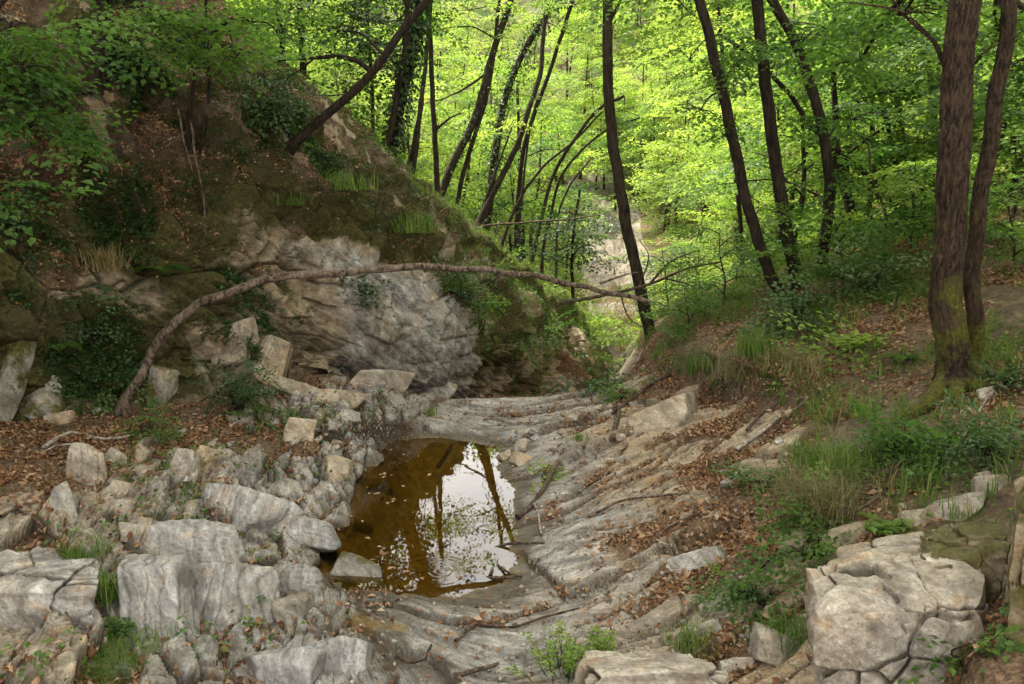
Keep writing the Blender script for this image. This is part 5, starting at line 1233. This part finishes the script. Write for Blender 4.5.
# ------------------------------------------------------------------ plants
def tuft(label, px, py, n, h, w, lean, mat, seed, name='grass_tuft', spread=.06, group=None):
    r = np.random.default_rng(seed); c, nn = hit(px, py)
    s = c.y / F_PX; p = r.normal(0, 1, (n, 3)) * [spread, spread, 0]
    V_, F_, cc = blades(p, r, h * s, w, lean, r.random(n))
    a = Acc(); a.add(V_, F_, cc); o = a.obj(name, mat, smooth=False); o.location = c; tag(o, label, 'grass tuft', group)
for i, (lb, px, py, n, h, w, ln, mt, spd) in enumerate([
    ('dense drooping dry grass clump on the bank right of the slabs', 812, 516, 700, 58, .0025, 1.2, M_DRYGRASS, .13),
    ('green grass clump behind the drooping dry clump', 838, 480, 420, 44, .003, .9, M_GRASS, .14),
    ('upright green tuft on the right bank above the dry clump', 806, 466, 160, 34, .003, .5, M_GRASS, .06),
    ('bright green tuft on the turf bank edge', 755, 356, 140, 36, .004, .5, M_GRASS, .10),
    ('grass fringe left of the bright turf tuft', 712, 368, 160, 26, .004, .7, M_GRASS, .16),
    ('green tuft above the dark turf overhang', 690, 372, 120, 22, .004, .7, M_GRASS, .14),
    ('straw coloured tuft draped over the turf overhang', 740, 376, 240, 34, .003, 1.4, M_DRYGRASS, .18),
    ('straw tuft draped right of the overhang', 805, 372, 220, 30, .003, 1.4, M_DRYGRASS, .15),
    ('grass growing at the side of the big grey outcrop', 106, 600, 160, 36, .003, .7, M_GRASS, .05),
    ('grass tuft in the crack behind the big grey outcrop', 86, 556, 160, 24, .003, .8, M_GRASS, .08),
    ('small grass tuft on top of the big grey outcrop', 8, 566, 70, 18, .003, .7, M_GRASS, .05),
    ('small tuft in the joint of the big grey outcrop', 40, 588, 60, 20, .003, .7, M_GRASS, .04),
    ('bright grass at the base of the ribbed brown block', 196, 500, 130, 18, .003, .9, M_GRASS, .09),
    ('grass below the lower ribbed block', 172, 536, 120, 16, .003, .9, M_GRASS, .08),
    ('yellow green grass beside the streaked rib', 228, 562, 150, 18, .003, .9, M_GRASS, .09),
    ('grass tuft by the long pale ledge', 244, 508, 90, 20, .003, .8, M_GRASS, .06),
    ('tuft between the rounded rib and the wet channel', 258, 610, 90, 20, .003, .8, M_GRASS, .05),
    ('tuft on the high ledge of the leafy slope', 292, 205, 140, 18, .005, .7, M_GRASS, .12),
    ('grass on the crest above the grey cliff', 345, 190, 160, 22, .006, .7, M_GRASS, .22),
    ('grass on the crest right of the grey cliff', 405, 232, 200, 24, .006, .8, M_GRASS, .25),
    ('dark tuft hanging at the edge of the grey cliff', 455, 290, 200, 22, .005, 1.2, M_GRASS, .15),
    ('hanging brown grass on the shaded cliff', 106, 270, 200, 30, .004, 1.3, M_DRYGRASS, .12),
    ('grass in the leaves below the jointed boulder ledge', 958, 668, 60, 16, .002, .8, M_GRASS, .03),
    ('green moss like tuft on the jointed boulder', 961, 606, 140, 14, .002, .9, M_GRASS, .03),
    ('grass beside the stones left of the jointed boulder', 790, 640, 240, 34, .0025, .9, M_GRASS, .09),
    ('grass at the bottom edge right of the white rock', 690, 650, 140, 34, .0025, .8, M_GRASS, .08),
    ('bright green mossy strip at the foot of the big grey outcrop', 96, 662, 2600, 9, .002, 1.4, M_GRASS, .20),
    ('tuft on the far slab near the cliff', 430, 415, 60, 9, .004, .8, M_GRASS, .05),
    ('small tuft among the far slab stones', 580, 440, 50, 9, .004, .8, M_GRASS, .04)]):
    tuft(lb, px, py, n, h, w, ln, mt, 300 + i, spread=spd)

def bush(label, px, py, w, h, n, kind, leaf, seed, name='bush', Y=None, cat='bush', bias=0., group=None):
    r = np.random.default_rng(seed); c, nn = hit(px, py + h * .45)
    if Y: c = Vector(P(px, py + h * .45, Y))
    s = c.y / F_PX; t = thing(name, c, label, cat, group)
    cen = blob_pts((0, 0, h * s * .5), (w * s * .5, w * s * .4, h * s * .5), n, r, .2)
    a = Acc(); place_sprays(a, cen, kind, r, None, .5, (.6, 1.1), bias); st_ = Acc()
    for e in cen[::2]: tube(st_, np.array([[r.normal(0, .03), r.normal(0, .03), -.05], e * .5 + r.normal(0, .03, 3), e]), .008, .003, 5, n=7, seed=seed)
    st_.obj('stems', M_BARK, t); a.obj('foliage', M_LEAF[leaf], t, smooth=False)
    return t
for i, (lb, px, py, w, h, n, k, lf, bs) in enumerate([
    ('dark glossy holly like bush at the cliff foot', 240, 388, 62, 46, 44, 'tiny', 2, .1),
    ('fresh green sprig under the dark holly like bush', 262, 412, 34, 26, 16, 'tiny', 1, 0),
    ('grey green bush at the foot of the big leaning trunk', 272, 102, 60, 60, 46, 'near', 2, .2),
    ('bushy heather clump below the stout mossy tree', 900, 436, 66, 40, 46, 'tiny', 1, .15),
    ('thin green bush right of the rotten log', 940, 456, 40, 26, 18, 'tiny', 1, .1),
    ('dark evergreen bush at the right edge of the bank', 985, 444, 40, 28, 24, 'tiny', 2, .1),
    ('small dark sprig by the flat pale stone', 1008, 376, 30, 26, 16, 'tiny', 2, .1),
    ('blue green bush at the base of the terrace trio', 795, 312, 60, 34, 40, 'near', 2, .35),
    ('rounded bush beside the kinked trunk', 870, 275, 60, 44, 34, 'near', 2, .35),
    ('low dark bush on the left spur above the gully mouth', 605, 380, 28, 26, 14, 'near', 2, 0),
    ('dark ivy bush hanging at the corner of the grey cliff', 458, 284, 24, 36, 20, 'near', 2, 0),
    ('green shrub on the brown end of the spur', 545, 330, 50, 30, 20, 'near', 1, -.1),
    ('bright shrub on the crest of the left spur', 490, 268, 60, 34, 22, 'near', 1, .1),
    ('pale green shrub trailing down the spur behind the grey cliff', 480, 310, 40, 50, 22, 'near', 1, -.1),
    ('round dark shrub in the shade right of the lone tall tree', 680, 300, 24, 26, 14, 'near', 2, -.1),
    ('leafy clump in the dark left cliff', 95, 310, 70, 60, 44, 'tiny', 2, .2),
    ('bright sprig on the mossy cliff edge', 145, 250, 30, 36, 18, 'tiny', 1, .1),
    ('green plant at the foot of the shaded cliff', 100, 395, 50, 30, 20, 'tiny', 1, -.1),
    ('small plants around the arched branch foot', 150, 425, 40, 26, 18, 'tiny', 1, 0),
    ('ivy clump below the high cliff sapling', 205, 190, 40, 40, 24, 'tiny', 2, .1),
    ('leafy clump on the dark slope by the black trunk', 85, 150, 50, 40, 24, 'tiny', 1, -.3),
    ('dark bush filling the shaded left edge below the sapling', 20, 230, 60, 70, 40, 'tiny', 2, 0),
    ('trailing leafy plant beside the stones left of the boulder', 755, 590, 54, 28, 24, 'tiny', 1, -.1),
    ('small leafy plant above the jointed boulder', 812, 545, 50, 30, 22, 'tiny', 1, 0),
    ('sprig of pale leaves below the dry grass clump', 810, 512, 22, 28, 12, 'tiny', 1, .3),
    ('green plant patch on the right slab', 762, 478, 44, 24, 18, 'tiny', 1, 0),
    ('bright plant on the slope above the dark turf overhang', 840, 345, 40, 20, 14, 'near', 0, 0),
    ('patch of green plants on the stream lip by the turf', 620, 388, 50, 20, 18, 'tiny', 1, .1),
    ('leafy patch by the right edge of the stone wall', 975, 650, 22, 26, 14, 'tiny', 1, -.1),
    ('green plant at the pool outlet stones', 548, 474, 22, 16, 10, 'tiny', 0, 0)]):
    bush(lb, px, py, w, h, n, k, lf, 400 + i, bias=bs)

# herbs with broad leaves in the foreground
def herb(label, px, py, n, h, leaf, mat, seed, spread, name='herb', Y=None):
    r = np.random.default_rng(seed); c, nn = hit(px, py)
    if Y: c = Vector(P(px, py, Y))
    s = c.y / F_PX; t = thing(name, c, label, 'plant'); st_ = Acc(); lv = Acc()
    for i in range(n):
        b = np.array([r.normal(0, spread * .5), r.normal(0, spread * .4), 0]); e = b * 1.7 + np.array([r.normal(0, .02), r.normal(0, .02), h * s * r.uniform(.45, 1.)])
        tube(st_, np.array([b, (b + e) / 2 + r.normal(0, .01, 3), e]), .003, .0015, 5, n=7)
        for lev in (.55, .8, 1.):
            o_ = b + (e - b) * lev; m = 5; aa = r.uniform(0, 6.28) + np.arange(m) * 6.28 / m
            d = np.stack([np.cos(aa), np.sin(aa), r.normal(.15, .2, m)], 1)
            L = leaf * (.7 + .5 * lev) * r.uniform(.7, 1.2, m)
            for sgn in (0, 1):      # two quads per leaf, three bends
                pass
            V_, F_ = leaf_quads(np.repeat(o_[None], m, 0) + d * .008, d, np.array([0, 0, 1.]) + r.normal(0, .2, (m, 3)), L, .36, .2)
            lv.add(V_, F_, np.repeat(r.random(m), 4))
    st_.obj('stems', M_GRASS, t); lv.obj('foliage', mat, t, smooth=False)
herb('bright fresh green herb at the bottom centre', 566, 676, 34, 44, .028, M_LEAF[0], 1, .15)
herb('smaller bright herb right of the bottom centre herb', 600, 662, 12, 40, .024, M_LEAF[0], 2, .06)
herb('broad leaved bright seedling above the jointed boulder', 886, 538, 7, 26, .055, M_LEAF[0], 3, .07)
herb('bright seedling on the terrace slope in front of the stout tree', 858, 352, 8, 16, .06, M_LEAF[0], 4, .12)
herb('low green herb in the cleft left of the dark polished rib', 118, 640, 12, 26, .03, M_LEAF[1], 5, .05)
herb('green herb at the bright grass by the rounded rib', 262, 604, 8, 18, .03, M_LEAF[1], 6, .05)
# ferns on the cliff
def fern(label, px, py, size, seed, n=7):
    r = np.random.default_rng(seed); c, nn = hit(px, py); s = c.y / F_PX
    t = thing('fern', c + nn * .05, label, 'fern')
    for i in range(n):
        a = -1.57 + (i - n / 2) * .75 + r.normal(0, .15); L = size * s * r.uniform(.7, 1.1); k = 22
        tt = np.linspace(.05, 1, k); d = np.array([math.cos(a), math.sin(a) * .7, 0])
        pts = d[None] * (tt * L)[:, None] + np.array([0, 0, 1])[None] * (L * (.7 * tt - .85 * tt ** 2))[:, None]
        sd_ = np.array([-d[1], d[0], 0]) / (np.linalg.norm(d) + 1e-9)
        ln = L * .30 * np.sin(np.pi * np.clip(tt * .92 + .08, 0, 1)) ** .8
        B = np.concatenate([pts, pts]); D = np.concatenate([sd_[None] + .5 * d[None] + 0 * pts, -sd_[None] + .5 * d[None] + 0 * pts])
        V_, F_ = leaf_quads(B, D, np.tile([0, 0, 1.], (2 * k, 1)) + r.normal(0, .1, (2 * k, 3)), np.concatenate([ln, ln]), .16, .1)
        a2 = Acc(); a2.add(V_, F_, np.repeat(r.uniform(.3, .8, 2 * k), 4)); tube(a2, pts, .004, .0015, 4, n=8, a=.6); a2.obj('frond', M_LEAF[1], t, smooth=False)
fern('fern with arching fronds on the mossy cliff behind the arched branch', 156, 268, 34, 1)
fern('small fern on the leafy slope beneath the big leaning trunk', 292, 148, 26, 2)
fern('fern low in the dark cliff left of the arched branch foot', 60, 345, 26, 3)
fern('fern below the terrace trio on the turf', 905, 362, 24, 4)
print('plants', time.time() - T0)
EXPOSURE = 1.58
# ------------------------------------------------------------------ light
def light():
    w = bpy.data.worlds.new('World'); scene.world = w; w.use_nodes = True
    nt = w.node_tree; nt.nodes.clear(); N = NT(nt)
    out = nt.nodes.new('ShaderNodeOutputWorld')
    el, az = R(60), R(-62)      # sun: high, ahead and to the right of the camera (azimuth from +Y towards +X)
    sky = N.n('TexSky', sky_type='NISHITA', sun_disc=False, sun_elevation=el, sun_rotation=az)
    co = N.n('TexCoord').outputs['Generated']
    cl = N.noise(co, 2.2, 5, .55, .3)
    col = N.mix(N.ramp(cl, [(.3, .55), (.6, .95)]), sky.outputs[0], (13.5, 12.9, 12.0))
    # unseen bright patch added to the sky ahead, so the pool mirrors white
    d_ = (-.03, .86, .50)
    dt = N.n('VectorMath', operation='DOT_PRODUCT', i_0=N.n('VectorMath', operation='NORMALIZE', i_0=co).outputs[0], i_1=d_).outputs['Value']
    glow = N.math('ADD', 1., N.math('MULTIPLY', N.ramp(dt, [(.84, 0.), (.97, 1.)], 'EASE'), .9))
    col = N.mix(1., col, N.n('CombineColor', i_0=glow, i_1=glow, i_2=glow).outputs[0], 'MULTIPLY')
    bg = N.n('Background'); nt.links.new(col, bg.inputs[0]); bg.inputs[1].default_value = .09
    nt.links.new(bg.outputs[0], out.inputs[0])
    s = bpy.data.lights.new('sun', 'SUN'); s.energy = 5.; s.angle = R(4); s.color = (1, .91, .77)
    so = bpy.data.objects.new('sun', s); C.objects.link(so)
    d = Vector((math.sin(az) * math.cos(el), math.cos(az) * math.cos(el), math.sin(el)))
    so.rotation_euler = d.to_track_quat('Z', 'Y').to_euler()
    so.location = (0, 0, 40)
light()
scene.view_settings.view_transform = 'Standard'; scene.view_settings.look = 'None'
scene.view_settings.exposure = EXPOSURE; scene.view_settings.gamma = 1
scene.view_settings.use_curve_mapping = False
scene.render.engine = 'CYCLES'
cy = scene.cycles
cy.use_denoising = True; cy.denoiser = 'OPENIMAGEDENOISE'; cy.denoising_prefilter = 'ACCURATE'
cy.max_bounces = 8; cy.diffuse_bounces = 4; cy.glossy_bounces = 3; cy.transmission_bounces = 4; cy.transparent_max_bounces = 6
cy.caustics_reflective = False; cy.caustics_refractive = False
cy.use_adaptive_sampling = True; cy.adaptive_threshold = .02
cy.sample_clamp_indirect = 8
print('done', time.time() - T0)
